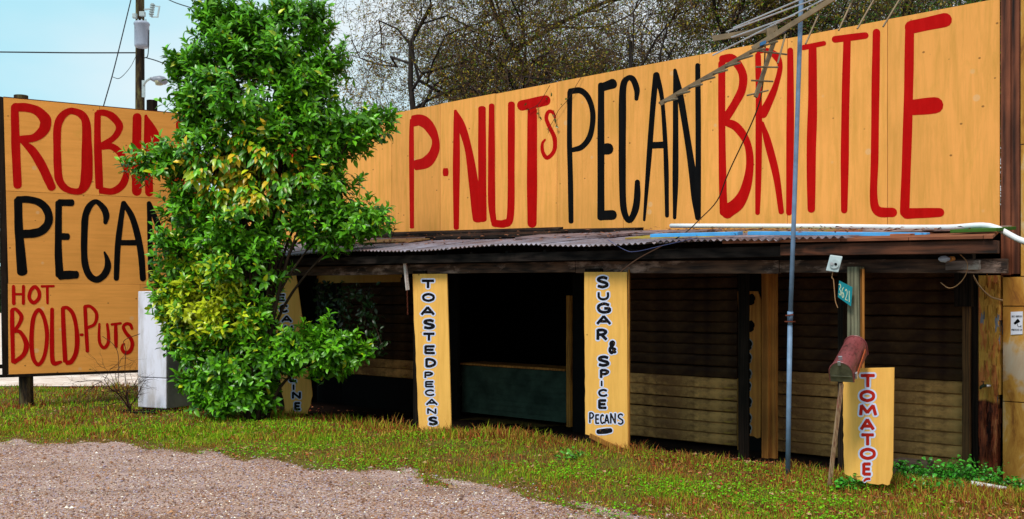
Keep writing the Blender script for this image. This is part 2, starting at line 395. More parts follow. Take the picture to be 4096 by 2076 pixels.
road = MB(); road.add([(-90, 19.3, .02), (60, 19.3, .02), (60, 120, .02), (-90, 120, .02)], [(0, 1, 2, 3)])
roadm = MT('pale_gravel_road', .9, .1); roadm.color(roadm.ramp(roadm.noise(2, 8, .7), [(.35, (.50, .36, .29)), (.65, (.80, .67, .60))])); roadm.bump(roadm.noise(14, 5), .5, .02)
o = road.build('gravel_road', roadm.m); o['kind'] = 'structure'
# dirt floor under the lean-to, its colour darkened for the roof's shade
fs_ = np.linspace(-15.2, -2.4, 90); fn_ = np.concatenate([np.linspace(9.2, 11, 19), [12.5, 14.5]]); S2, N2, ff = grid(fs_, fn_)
fx = S2*DB.x+N2*MBv.x; fy = S2*DB.y+N2*MBv.y; o = npmesh('dirt_floor', np.stack([fx, fy, ground_z(fx, fy)+.006+.004*np.sin(S2*9)*np.sin(N2*11)-.012*(N2 < 9.25)], 1), ff, plain('shaded_dirt', (.020, .011, .008), .95, var=.6), smooth=True); o['kind'] = 'structure'

# --- grass, clover, fallen leaves, pebbles
def fbm(x, y, k):
    return (np.sin(x*k*1.3+2*np.sin(y*k*.9))*np.sin(y*k*1.1+1.7*np.sin(x*k*.7+1))+.5*np.sin(x*k*3.1+y*k*2.3)*np.sin(y*k*3.7-x*k*1.9))/1.5
def sample_ground(n, y0, y1, pw=1.0, side=1.34, grass=True):
    t = rng.random(n); y = (y0**(2-pw*2+1e-6)+t*(y1**(2-pw*2+1e-6)-y0**(2-pw*2+1e-6)))**(1/(2-pw*2+1e-6))
    x = y*(rng.random(n)*2-1)*.512*side; return x, y
def covered(x, y):
    n = x*MBv.x+y*MBv.y; s = x*DB.x+y*DB.y
    return (n > np.interp(s, [-9, -7.5], [9.42, 9.10])+.06*fbm(x, y, 3)) & (s > -15.3) & (s < SofU(3500, 9.1))| (n > 9.9) & (s > -15.3)
def blades(n, y0, y1, hmin, hmax, wid):
    x, y = sample_ground(n, y0, y1, .8)
    b = border(x, y); k = (b > -.05) & ~covered(x, y) & (y < 19.4)
    patch = fbm(x, y, 1.1); k &= rng.random(n) < np.clip(.55+.55*patch+.5*np.clip(b, 0, .4), .10, 1)
    k |= (b > -.9) & (b < 0) & (fbm(x, y, 2.2) > .55) & (rng.random(n) < .45)
    x, y, b, patch = x[k], y[k], b[k], patch[k]; n = len(x)
    h = (hmin+(hmax-hmin)*rng.random(n)**1.8)*(1+.5*fbm(x, y, 2.3))
    nn = x*MBv.x+y*MBv.y; h *= 1+(1.1+1.1*fbm(x, y, 1.7))*np.exp(-((nn-8.95)/.33)**2)
    h *= np.clip(b/.5, .45, 1)
    a = rng.random(n)*2*np.pi; lean = rng.random(n)*.9; la = rng.random(n)*2*np.pi
    z = ground_z(x, y)-.005; wx, wy = np.cos(a)*wid*(.6+.8*rng.random(n)), np.sin(a)*wid*(.6+.8*rng.random(n))
    lx, ly = np.cos(la)*lean*h, np.sin(la)*lean*h
    V = np.empty((n, 5, 3)); 
    V[:, 0] = np.stack([x-wx, y-wy, z], 1); V[:, 1] = np.stack([x+wx, y+wy, z], 1)
    V[:, 2] = np.stack([x+wx*.7+lx*.35, y+wy*.7+ly*.35, z+h*.6], 1); V[:, 3] = np.stack([x-wx*.7+lx*.35, y-wy*.7+ly*.35, z+h*.6], 1)
    V[:, 4] = np.stack([x+lx, y+ly, z+h*np.sqrt(np.maximum(1-lean**2*.5, .2))], 1)
    i = np.arange(n)[:, None]*5
    T = np.concatenate([i+np.array([[0, 1, 2]]), i+np.array([[0, 2, 3]]), i+np.array([[3, 2, 4]])])
    pal = np.array([[.12, .30, .008], [.21, .36, .010], [.33, .36, .018], [.40, .26, .04], [.34, .10, .025], [.20, .045, .014]])
    # dry, reddish turf near the mailbox and along the pillar row
    dry = np.clip(.42+.5*fbm(x, y, 1.9)+.55*np.exp(-((nn-8.85)/.45)**2)+.25*(fbm(x, y, .8) > .2)+.6*smooth(.8, 2.4, x)*smooth(7.9, 8.5, nn), 0, 1)
    q = rng.random(n); idx = np.where(q < dry*.8, 3+(rng.random(n)*3).astype(int), (rng.random(n)*3).astype(int))
    c = pal[idx]*(.7+.6*rng.random((n, 1)))
    return V.reshape(-1, 3), T, np.repeat(c, 5, 0)
parts = [blades(340000, 7.2, 13, .012, .065, .0034), blades(115000, 12, 19.5, .03, .085, .007)]
off = 0; VV = []; TT = []; CC = []
for V, T, c in parts: VV.append(V); TT.append(T+off); CC.append(c); off += len(V)
gr = npmesh('grass', np.concatenate(VV), np.concatenate(TT), M['grass'], col=np.concatenate(CC)); tag(gr, 'short green and rusty brown grass between the gravel and the stand', 'grass', kind='stuff')
def discs(name, n, fn, size, colf, mat, flat=.5, lift=.02, lab=None, cat=None, y0=7.0, y1=19, sides=5, shape=1.0):
    x, y = sample_ground(n, y0, y1, .9); k = fn(x, y); x, y = x[k], y[k]; n = len(x)
    r = size*(.6+.8*rng.random(n)); z = ground_z(x, y)+lift*(.2+rng.random(n)); a0 = rng.random(n)*6.28
    nx, ny = (rng.random(n)-.5)*2*flat, (rng.random(n)-.5)*2*flat
    V = np.empty((n, sides, 3))
    for j in range(sides):
        a = a0+2*np.pi*j/sides; rr = r*(shape if j % 2 else 1)
        dx, dy = np.cos(a)*rr, np.sin(a)*rr; V[:, j] = np.stack([x+dx, y+dy, z+nx*dx+ny*dy+(0.3*r if j == 0 else 0)], 1)
    Fq = np.arange(n*sides).reshape(n, sides); c = colf(x, y, n)
    o = npmesh(name, V.reshape(-1, 3), Fq, mat, col=np.repeat(c, sides, 0)); tag(o, lab, cat, kind='stuff'); return o
def cl_fn(x, y):
    b = border(x, y); nn = x*MBv.x+y*MBv.y
    f = fbm(x+3, y, 1.5); wet = (x > 2.5) & (nn > 9.3)
    return (~covered(x, y)) & (b > -.02) & (((f > .25) & (rng.random(len(x)) < .8)) | (rng.random(len(x)) < .03) | ((x > 1.8) & (nn < 8.7) & (rng.random(len(x)) < .35) & (f > -.2)))
discs('clover_patches', 155000, cl_fn, .0085, lambda x, y, n: np.array([.10, .40, .010])*(.4+.9*rng.random((n, 1)))+np.array([.10, .08, 0])*rng.random((n, 1)), M['grass'], lab='bright green clover patches spread through the turf', cat='clover', lift=.045, sides=5)
def dl_fn(x, y): return (border(x, y) > -.25*rng.random(len(x))) & (rng.random(len(x)) < .22+.35*(fbm(x, y, 1.2) > 0)+.5*(x > 1.4)) & ((x*MBv.x+y*MBv.y) < 10.8)
pd = np.array([[.40, .07, .03], [.50, .19, .08], [.20, .045, .03], [.52, .30, .16]])
discs('fallen_leaves', 20000, dl_fn, .019, lambda x, y, n: pd[(rng.random(n)*4).astype(int)]*(.5+.7*rng.random((n, 1))), M['dead'], lab='scattered brown and rust fallen leaves lying on the turf', cat='fallen leaves', lift=.022, sides=6, shape=.72, flat=.35)
def pebbles(n):
    x, y = sample_ground(n, 6.9, 12.2, 1.2); k = (border(x, y) < .08) | ((border(x, y) < .5) & (rng.random(len(x)) < .10)); x, y = x[k], y[k]; n = len(x)
    r = .004+.009*rng.random(n)**2.2+.012*(rng.random(n) < .012); z = ground_z(x, y)+.008+r*.3
    o = np.array([[1, 0, 0], [0, 1, 0], [-1, 0, 0], [0, -1, 0], [0, 0, .7], [0, 0, -.5]])
    a = rng.random(n)*6.28; ca, sa = np.cos(a), np.sin(a); el = .6+.4*rng.random(n)
    V = np.empty((n, 6, 3))
    for j, (px, py, pz) in enumerate(o):
        jx = px*r*(.8+.4*rng.random(n)); jy = py*r*el
        V[:, j] = np.stack([x+jx*ca-jy*sa, y+jx*sa+jy*ca, z+pz*r*(.7+.5*rng.random(n))], 1)
    t = np.array([[0, 1, 4], [1, 2, 4], [2, 3, 4], [3, 0, 4]]); T = (np.arange(n)[:, None, None]*6+t[None]).reshape(-1, 3)
    pal = np.array([[.24, .11, .06], [.38, .22, .15], [.50, .36, .28], [.34, .27, .34], [.82, .72, .62], [.15, .08, .06], [.44, .23, .12]])
    c = pal[rng.choice(7, n, p=[.22, .22, .16, .14, .05, .12, .09])]*(.6+.6*rng.random((n, 1)))
    o = npmesh('gravel_pebbles', V.reshape(-1, 3), T, M['peb'], col=np.repeat(c, 6, 0)); tag(o, 'loose grey and tan pebbles strewn over the gravel lot', 'gravel', kind='stuff')
pebbles(120000)


# ------------------------------------------------------------------ painted lettering
def cr_interp(pts, closed=False, k=6):
    p = [np.array(q, float) for q in pts]; n = len(p)
    if n == 2 and not closed:
        return [p[0]+(p[1]-p[0])*t for t in np.linspace(0, 1, 8)]
    out = []
    rngi = range(n if closed else n-1)
    for i in rngi:
        a = p[(i-1) % n] if (closed or i > 0) else 2*p[0]-p[1]; b = p[i]; c = p[(i+1) % n]
        d = p[(i+2) % n] if (closed or i+2 < n) else 2*p[-1]-p[-2]
        for j in range(k):
            t = j/k; out.append(.5*((2*b)+(c-a)*t+(2*a-5*b+4*c-d)*t*t+(3*b-a-3*c+d)*t**3))
    out.append(p[0] if closed else p[-1]); return out
def ribbon(mb, pts, proj, base, closed=False, grow=0.0, cap=1.0, wob=.02):
    q = cr_interp(pts, closed); n = len(q); L = []
    ph = random.random()*6
    for i in range(n):
        a = q[i-1] if i > 0 else (q[-2] if closed else q[0]); b = q[i+1] if i < n-1 else (q[1] if closed else q[-1])
        t = np.array([b[0]-a[0], b[1]-a[1]]); t /= max(np.hypot(*t), 1e-6); w = max(q[i][2], 1)/2*(1+wob*math.sin(i*.9+ph))+grow/2
        L.append((q[i][0], q[i][1], -t[1]*w, t[0]*w, t, w))
    k = len(mb.v); st = .000012
    for i, (x, y, dx, dy, t, w) in enumerate(L):
        mb.v.append(proj(x+dx, y+dy, base+st*i)); mb.v.append(proj(x-dx, y-dy, base+st*i))
    for i in range(n-1): mb.f.append((k+2*i, k+2*i+1, k+2*i+3, k+2*i+2))
    if not closed and cap:
        for e, sg in ((0, -1), (n-1, 1)):
            x, y, dx, dy, t, w = L[e]; arc = []
            for j in range(1, 6):
                a = math.pi*j/6; arc.append(proj(x+dx*math.cos(a)+sg*t[0]*w*math.sin(a)*cap, y+dy*math.cos(a)+sg*t[1]*w*math.sin(a)*cap, base+st*e))
            kk = len(mb.v); mb.v += arc; mb.f.append((k+2*e,)+tuple(range(kk, kk+5))+(k+2*e+1,))
def letter(name, strokes, tf, proj, mat, parent, base=.003, grow=0, cap=1.0):
    mb = MB(); x0, y0, s = tf
    for i, stk in enumerate(strokes):
        cl = stk[0] == 'loop'; pts = stk[1] if cl else stk
        pts = [(x0+a*s, y0+b*s, w*s) for a, b, w in pts]
        ribbon(mb, pts, proj, base+.00035*i, cl, grow*s, cap)
    return mb.build(name, mat, parent)

# ------------------------------------------------------------------ the produce stand
LTL, LTR = -15.2, -2.63
SF_R = SofU(4000); PB = B(-9, NF, gz(*B(-9, NF, 0).xy))
stand = thing('produce_stand', PB, 'long orange plywood produce stand with hand painted red and black lettering and sagging tin lean-to', 'produce stand')
seams = [4000, 3550, 3149, 2797, 2493, 2228, 1981, 1761, 1565, 1385, 1223, 1075, 905]
for i in range(len(seams)-1):
    sr, sl = SofU(seams[i]), SofU(seams[i+1]); j = random.uniform(-.0007, .0007)
    m = MB(); m.bbox(sl+.003, sr-.003, NF+j, NF+.02+j, 2.44, 4.875+random.uniform(-.006, .006)); m.build('fascia_panel', M['fascia'], stand, bevel=.002)
m = MB(); m.bbox(SofU(905), SF_R, NF+.03, NF+.07, 4.70, 4.84); m.bbox(SofU(905), SF_R, NF+.03, NF+.07, 3.6, 3.7); m.build('fascia_rail', M['darkwood'], stand)
WF = lambda u, v, off: W(u, v, NF-.0012-off)
Z4, Z5, Z6, Z7 = (1600, 350, .4593), (2200, 230, .536), (2800, 100, .6358), (3300, 30, .666)
FL = [
 ('red', Z4, [[(102, 280, 34), (100, 500, 44), (104, 1222, 38)], [(112, 292, 96), (180, 285, 100), (250, 335, 95), (308, 450, 66), (298, 560, 82), (230, 650, 100), (128, 678, 86)]], .3),
 ('red', Z4, [[(382, 737, 70), (412, 737, 70)]], .3),
 ('red', Z4, [[(482, 200, 26), (492, 400, 56), (490, 800, 60), (490, 1225, 46)], [(486, 205, 20), (535, 330, 66), (600, 560, 66), (650, 900, 90), (685, 1145, 105)], [(714, 180, 66), (715, 600, 70), (718, 1150, 72)]], .6),
 ('red', Z4, [[(798, 158, 50), (797, 600, 60), (798, 1000, 62), (815, 1165, 50)], [(820, 1182, 62), (910, 1184, 68), (962, 1110, 62), (968, 600, 62), (970, 145, 62)]], .8),
 ('red', Z4, [[(1060, 157, 92), (1270, 112, 92)], [(1152, 200, 82), (1150, 700, 90), (1150, 1185, 82)]], .9),
 ('red', Z4, [[(1348, 258, 24), (1328, 215, 30), (1292, 212, 32), (1274, 268, 34), (1300, 340, 35), (1345, 440, 38), (1342, 550, 34), (1282, 612, 36), (1243, 560, 32), (1240, 490, 26), (1262, 455, 18)]], 1),
 ('black', Z5, [[(148, 260, 38), (145, 600, 38), (152, 900, 40), (157, 1225, 38)], [(150, 252, 44), (230, 248, 46), (290, 310, 42), (320, 430, 40), (300, 580, 42), (240, 665, 42), (168, 690, 36)]], .8),
 ('black', Z5, [[(382, 205, 48), (380, 600, 52), (380, 1195, 54)], [(390, 222, 62), (470, 195, 74)], [(400, 684, 84), (440, 681, 84)], [(385, 1178, 74), (470, 1175, 72)]], .8),
 ('black', Z5, [[(645, 308, 30), (648, 240, 44), (620, 165, 46), (580, 155, 40), (545, 225, 52), (540, 500, 56), (540, 900, 52), (550, 1130, 48), (590, 1215, 44), (632, 1150, 50), (650, 1050, 50), (652, 930, 40)]], 1),
 ('black', Z5, [[(790, 130, 42), (765, 400, 42), (735, 800, 38), (703, 1212, 20)], [(795, 130, 46), (835, 300, 32), (858, 600, 34), (868, 850, 36), (873, 1180, 30)], [(770, 655, 50), (845, 652, 50)]], 1),
 ('black', Z5, [[(932, 95, 26), (937, 400, 40), (936, 900, 44), (930, 1195, 26)], [(934, 98, 26), (975, 300, 48), (1040, 700, 48), (1085, 1020, 66), (1102, 1195, 40)], [(1102, 60, 38), (1106, 500, 42), (1106, 1190, 40)]], 1),
 ('red', Z6, [[(137, 240, 46), (137, 600, 44), (143, 1000, 48), (150, 1180, 52)], [(140, 215, 50), (205, 213, 55), (266, 300, 52), (265, 400, 52), (222, 490, 50), (165, 582, 50)], [(165, 612, 45), (230, 642, 55), (296, 740, 46), (314, 870, 48), (290, 1020, 62), (240, 1120, 80), (165, 1175, 90)]], .8),
 ('red', Z6, [[(365, 190, 36), (370, 500, 40), (368, 900, 40), (362, 1182, 30)], [(368, 165, 32), (420, 160, 32), (478, 195, 45), (504, 260, 32), (480, 370, 36), (440, 470, 48), (395, 560, 56)], [(392, 615, 20), (430, 750, 48), (480, 950, 44), (511, 1175, 34)]], .9),
 ('red', Z6, [[(568, 160, 36), (568, 600, 48), (560, 1180, 38)]], 1),
 ('red', Z6, [[(650, 142, 34), (780, 115, 30)], [(708, 148, 50), (708, 500, 58), (700, 800, 60), (700, 1160, 48)]], .9),
 ('red', Z6, [[(850, 90, 44), (1040, 66, 42)], [(925, 98, 48), (915, 500, 50), (910, 900, 50), (907, 1165, 40)]], 1),
 ('red', Z7, [[(309, 150, 46), (303, 500, 48), (298, 900, 46), (292, 1140, 46), (318, 1222, 58), (405, 1231, 58)]], 1),
 ('red', Z7, [[(508, 130, 55), (502, 500, 56), (490, 900, 56), (478, 1230, 56)], [(518, 118, 78), (720, 75, 84)], [(530, 600, 96), (662, 587, 100)], [(492, 1237, 66), (690, 1231, 54)]], 1),
 ('red', (0, 0, 1), [['loop', [(1200, 560, 24), (1236, 620, 24), (1240, 760, 24), (1205, 850, 24), (1165, 790, 24), (1160, 640, 24)]]], 1),
 ('red', (0, 0, 1), [[(955, 640, 26), (958, 900, 26)], [(1010, 620, 26), (1012, 880, 26)]], 1),
]
for c, tf, stk, cap in FL: letter('letter', stk, tf, WF, M[c], stand, .0004, 0, cap)
# corner post, two boards
pr0, pr1 = SofU(4003, NF-.03), SofU(4042, NF-.03); pr2 = SofU(4077, NF-.02)
m = MB(); m.bbox(pr0, pr1, NF-.03, NF+.09, 1.95, 5.4); m.build('corner_post', M['grain'], stand, bevel=.004)
m = MB(); m.bbox(pr1+.003, pr2, NF-.018, NF+.09, 1.96, 5.4); m.build('corner_post', M['grain'], stand, bevel=.004)
# wall right of the post: separate weathered boards
rows = [(-.25, .62), (.63, 1.62), (1.63, 1.93), (1.94, 3.3), (3.31, 5.4)]
s0 = SofU(4012)
for i, (a, b_) in enumerate(rows):
    m = MB(); m.bbox(s0 if i < 3 else pr2+.01, s0+1.9, NF-.008+.005*(i % 2), NF+.05, a, b_); m.build('wall_board', M['wall'], stand, bevel=.002)
# peeling pillar and grey post at the right end
m = MB(); a, b_ = SofU(3914), SofU(4006); segs = 14
for k in range(segs):
    z0 = -.25+k*(2.20/segs); jl, jr = random.uniform(0, .012), random.uniform(0, .02)+(0.03 if k < 6 else 0)
    m.bbox(a+jl, b_-jr, NF-.03+random.uniform(0, .004), NF+.12, z0, z0+2.20/segs)
m.build('peeling_pillar', M['peel'], stand)
fl_ = MB()
for k in range(170):
    s_ = random.uniform(a+.06, b_-.02); z = random.uniform(-.15, 1.9); w, h = random.uniform(.006, .02), random.uniform(.03, .13); t = random.uniform(.004, .02)
    o0 = B(s_, NF-.036, z); tp = B(s_+random.uniform(-.004, .004), NF-.036, z+h)
    fl_.add([o0, o0+DB*w-MBv*t, tp+DB*w-MBv*t, tp], [(0, 1, 2, 3)])
o = fl_.build('paint_flakes', M['peel'], stand); o['kind'] = 'stuff'
m = MB(); m.bbox(SofU(3853, NF-.08), SofU(3882, NF-.08), NF-.12, NF, -.25, 2.1); m.build('post', M['post'], stand, bevel=.004)
m = MB(); m.bbox(SofU(3882, NF-.08)+.003, SofU(3908, NF-.08), NF-.06, NF, -.25, 2.1); m.build('post', M['darkpost'], stand, bevel=.004)
m = MB(); m.bbox(SofU(3820, NF-.2), SofU(3886, NF-.2), NF-.22, NF-.13, 1.62, 2.02); m.build('bracket_block', M['darkpost'], stand)
m = MB(); m.bbox(SofU(3782, 9.1), SofU(3915, 9.1), 9.10, 9.155, 1.955, 2.035); m.build('bulb_board', wood('flaking_board', (.2, .14, .12), (.03, .02, .015), 'x', paint=((.38, .34, .30), .42, .5)), stand)

# shutters (recessed roller doors), slats counted one by one
def shutter(uL, uR, n, zb, zt, lab=None, hs=.142, tilt=0):
    e = bpy.data.objects.new('roller_shutter', None); COL.objects.link(e); e.parent = stand
    a, b_ = SofU(uL, n), SofU(uR, n); L = base_of(stand); c0 = B((a+b_)/2, n, zb); e.location = c0-L
    w = b_-a; me = bpy.data.meshes.new('slat'); prof = [(.004, 0), (-.010, .012), (-.016, hs*.55), (-.008, hs-.016), (.006, hs-.006), (.02, hs-.004), (.02, 0)]
    vs = [DB*x+MBv*pn+Vector((0, 0, pz)) for x in (-w/2, w/2) for pn, pz in prof]; k = len(prof)
    fs = [(i, (i+1) % k, k+(i+1) % k, k+i) for i in range(k)]+[tuple(range(k))[::-1], tuple(range(k, 2*k))]
    me.from_pydata(vs, [], fs); me.materials.append(M['slat']); me.update(); mr_ = me.copy(); mr_.materials[0] = M['slat_rust_shade']
    z = 0; i = 0
    while zb+z < zt:
        o = bpy.data.objects.new('slat', me if z+zb < .70+random.uniform(-.16, .16) else mr_); COL.objects.link(o); o.parent = e  # low slats tan, higher ones rust with shade in the colour
        o.location = Vector((0, 0, z))+MBv*random.uniform(-.004, .006); o.rotation_euler = (0, 0, 0)
        q = Matrix.Rotation(tilt+random.uniform(-.004, .004), 4, MBv); o.rotation_euler = q.to_euler()
        z += hs-.002+(random.uniform(.005, .012) if random.random() < .25 else 0); i += 1
    return e
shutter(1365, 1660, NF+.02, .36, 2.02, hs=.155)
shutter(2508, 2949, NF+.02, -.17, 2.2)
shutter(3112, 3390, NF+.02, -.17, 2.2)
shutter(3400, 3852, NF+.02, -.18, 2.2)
# wall behind and around the bays
def panel(name, uL, uR, n0, n1, z0, z1, mat, bev=0):
    a, b_ = SofU(uL, n0), SofU(uR, n0); m = MB(); m.bbox(a, b_, n0, n1, z0, z1); return m.build(name, mat, stand, bevel=bev)
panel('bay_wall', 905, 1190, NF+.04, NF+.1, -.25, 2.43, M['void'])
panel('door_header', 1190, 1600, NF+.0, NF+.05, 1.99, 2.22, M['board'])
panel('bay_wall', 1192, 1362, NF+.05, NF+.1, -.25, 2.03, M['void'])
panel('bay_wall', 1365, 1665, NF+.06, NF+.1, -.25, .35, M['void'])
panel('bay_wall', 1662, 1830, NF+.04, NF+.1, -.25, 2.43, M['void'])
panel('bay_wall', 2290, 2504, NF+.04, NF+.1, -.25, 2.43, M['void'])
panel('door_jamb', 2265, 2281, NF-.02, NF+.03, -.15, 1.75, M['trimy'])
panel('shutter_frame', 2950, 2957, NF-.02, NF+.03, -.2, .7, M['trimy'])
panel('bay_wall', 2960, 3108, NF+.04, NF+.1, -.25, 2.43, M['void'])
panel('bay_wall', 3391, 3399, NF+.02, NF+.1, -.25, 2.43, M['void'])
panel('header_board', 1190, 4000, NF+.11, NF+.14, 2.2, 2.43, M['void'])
# middle bay: open, low clapboard counter front
for k in range(9):
    m = MB(); a, b_ = SofU(1850, NF+.3), SofU(2268, NF+.3); z0 = -.14+k*.085
    m.prism([B(a, NF+.3, z0), B(a, NF+.272, z0), B(a, NF+.297, z0+.088), B(a, NF+.31, z0+.088)], DB*(b_-a)); m.build('clapboard', M['teal'], stand)
m = MB(); m.bbox(SofU(1850, NF+.3), SofU(2268, NF+.3), NF+.24, NF+.8, .63, .66); m.build('counter_top', M['trimb'], stand)
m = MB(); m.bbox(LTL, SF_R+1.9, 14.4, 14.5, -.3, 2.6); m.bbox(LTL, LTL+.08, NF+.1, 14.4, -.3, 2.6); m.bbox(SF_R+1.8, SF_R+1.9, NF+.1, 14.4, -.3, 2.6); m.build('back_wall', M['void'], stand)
m = MB(); m.bbox(LTL-3, SF_R+1.9, NF+.12, 14.5, 2.6, 2.7); m.build('main_roof', M['iron'], stand)
m = MB(); m.bbox(LTL, LTL+.05, 9.05, NF, -.3, 2.35); m.build('side_wall', M['void'], stand)
# lean-to: posts, header beam, rafters, tin
def z_eave(s): return np.interp(s, [LTL, -12.3, -7.6, LTR], [2.37, 2.345, 2.30, 2.20])
def z_back(s): return np.interp(s, [LTL, SofU(1600), SofU(2200), SofU(3150), SofU(3900)], [2.78, 2.74, 2.65, 2.52, 2.40])
def sR(n): return LTR+(-3.3-LTR)*(n-8.8)/(NF-8.8)-.01
def beamseg(sa, sb, n0, n1, d0, d1, mat, name='header_beam'):
    m = MB(); za, zb = z_eave(sa), z_eave(sb)
    m.prism([B(sa, n0, za+d0), B(sa, n1, za+d0), B(sa, n1, za+d1), B(sa, n0, za+d1)], B(sb, n0, zb)-B(sa, n0, za)); return m.build(name, mat, stand, bevel=.004)
cuts = [LTL, -10.35, -7.35, -4.75, LTR]
for i in range(4): beamseg(cuts[i]+.004, cuts[i+1]-.004, 9.16, 9.21, -.29+.01*(i % 2), -.155, M['beam'])
beamseg(LTL+.05, LTR-.3, 9.215, 9.30, -.22, -.10, M['darkwood'])
beamseg(LTL, -4.6, 8.92, 8.96, -.13, -.025, M['darkwood'], 'eave_board')
beamseg(-4.59, LTR, 8.87, 8.95, -.12, -.012, M['beamr'], 'eave_board')
k = 0
for s_ in np.arange(LTL+.2, LTR-.2, .61):
    m = MB(); za = float(z_eave(s_)); e = sR(NF) if s_ > -3.4 else s_
    n1 = NF-.02 if s_ < -3.35 else 8.97+(NF-8.8)*(LTR-s_)/.67-.1
    if n1 < 9.2: continue
    zb = za+(float(z_back(s_))-za)*(n1-8.8)/(NF-8.8)
    m.prism([B(s_, 8.97, za-.13), B(s_+.045, 8.97, za-.13), B(s_+.045, 8.97, za-.02), B(s_, 8.97, za-.02)], B(s_, n1, zb)-B(s_, 8.97, za)); m.build('rafter', M['darkwood'], stand)
# corrugated sheets
pitch = .076; sheet_w = .76; s_ = LTL
while s_ < -5.2:
    e = min(s_+sheet_w+.03, LTR); nn_ = int((e-s_)/pitch*6); over = random.uniform(-.05, .05); lift = random.uniform(0, .012)
    S_ = np.linspace(s_, e, nn_+1); N_ = np.array([8.80+over, 9.5, 10.4, NF-.01]); V = []
    for n in N_:
        for s1 in S_:
            t = (n-8.8)/(NF-8.8); z = (1-t)*z_eave(s1)+t*z_back(s1)+.012*math.sin(2*math.pi*s1/pitch)+lift+.02+(1-t)*.016*math.sin(s1*2.1)
            V.append(B(s1, n, z))
    c = len(S_); Fq = [(i*c+j, i*c+j+1, (i+1)*c+j+1, (i+1)*c+j) for i in range(len(N_)-1) for j in range(c-1)]
    mm = MB(); mm.add(V, Fq); o = mm.build('corrugated_sheet', M['iron'], stand, smooth=True)
    md = o.modifiers.new('solid', 'SOLIDIFY'); md.thickness = .002
    s_ += sheet_w+random.uniform(-.004, .004)
# right part: felted roof boards over a short strip of tin
s_ = -5.2
while s_ < LTR-.05:
    e = min(s_+.62, LTR); m = MB(); V = []
    for s1 in (s_, e-.006):
        for n in (8.83, NF-.01):
            s2 = min(s1, sR(n)) if True else s1; t = (n-8.8)/(NF-8.8); z = float((1-t)*z_eave(s2)+t*z_back(s2)); V += [B(s2, n, z), B(s2, n, z+.025)]
    m.add(V, [(0, 2, 3, 1), (4, 5, 7, 6), (0, 1, 5, 4), (2, 6, 7, 3), (1, 3, 7, 5), (0, 4, 6, 2)]); m.build('roof_board', M['plank3'], stand); s_ += .62
S_ = np.linspace(-6.0, -3.9, 180); V = []
for n in (8.79, 9.3):
    for s1 in S_:
        t = (n-8.8)/(NF-8.8); V.append(B(s1, n, float((1-t)*z_eave(s1)+t*z_back(s1))+.012*math.sin(2*math.pi*s1/pitch)+.04))
mm = MB(); mm.add(V, [(j, j+1, 181+j-1+0, 180+j) for j in range(179)]); o = mm.build('corrugated_strip', M['iron'], stand, smooth=True)
def roof_z(s, n): t = (n-8.8)/(NF-8.8); return float((1-t)*z_eave(s)+t*z_back(s))

# loose planks lying on the lean-to roof
def roof_plank(u0, u1, n0, n1, mat, th, label, lift=.03, name='loose_plank', group='loose boards on the lean-to roof', skew=0, ex=0):
    a, b_ = SofU(u0, n0), SofU(u1, n0); za, zb = roof_z(a, n0)+lift, roof_z(b_, n0)+lift; zc = roof_z(a, n1)+lift+ex; zd = roof_z(b_, n1)+lift+ex
    mm = MB(); V = [B(a, n0, za), B(b_, n0+skew, zb), B(b_, n1+skew, zd), B(a, n1, zc)]; mm.prism(V, (0, 0, th))
    o = mm.build(name, mat, origin=V[0], bevel=.003); tag(o, label, 'board', group); return o
roof_plank(1440, 2230, 10.95, 11.08, M['darkwood'], .05, 'long dark rafter plank lying against the foot of the P-NUTS lettering', .05, ex=.02)
roof_plank(2225, 2540, 10.9, 11.1, M['darkwood'], .04, 'short dark plank under the letters P and E of black PECAN', .05)
roof_plank(1400, 1640, 9.8, 10.3, wood('tan_plank', (.40, .22, .08), (.2, .09, .03), 'x'), .02, 'tan sliver of plywood on the far left of the tin roof beside the tree', .05)
roof_plank(1700, 2180, 10.2, 10.7, M['darkwood'], .04, 'dark flat board lying left of the grey board on the tin', .05)
roof_plank(2060, 2420, 9.7, 10.25, M['plank'], .03, 'grey weathered board in the middle of the roof behind the sugar sign', .05, skew=.1)
roof_plank(2380, 2800, 10.3, 10.9, M['plank'], .03, 'purple grey board below the black letter E on the roof', .03, skew=-.1)
roof_plank(2500, 3140, 9.6, 10.9, M['plank2'], .02, 'wide yellow green mossy sheet lying behind the blue strips', .025, skew=.05)
roof_plank(3160, 3640, 9.7, 10.9, M['plank3'], .02, 'wide rust red sheet right of the pole on the roof', .02)
roof_plank(3450, 3960, 10.3, 11.0, M['paleplank'], .03, 'pale pinkish board under the white pipe at the right end', .04)
roof_plank(3800, 3985, 9.6, 10.2, plain('moss_green', (.05, .12, .02), .9), .03, 'moss covered plank end at the far right corner of the roof', .04)
roof_plank(2600, 2950, 8.95, 9.06, M['blue'], .035, 'long light blue strip on the eave left of the pole', .075, 'blue_strip', 'blue strips lying on the roof edge')
roof_plank(2990, 3560, 8.98, 9.07, M['blue'], .035, 'longer blue strip crossing behind the pole on the eave', .075, 'blue_strip', 'blue strips lying on the roof edge', .9)
def z_at(s, n): return roof_z(s, n)
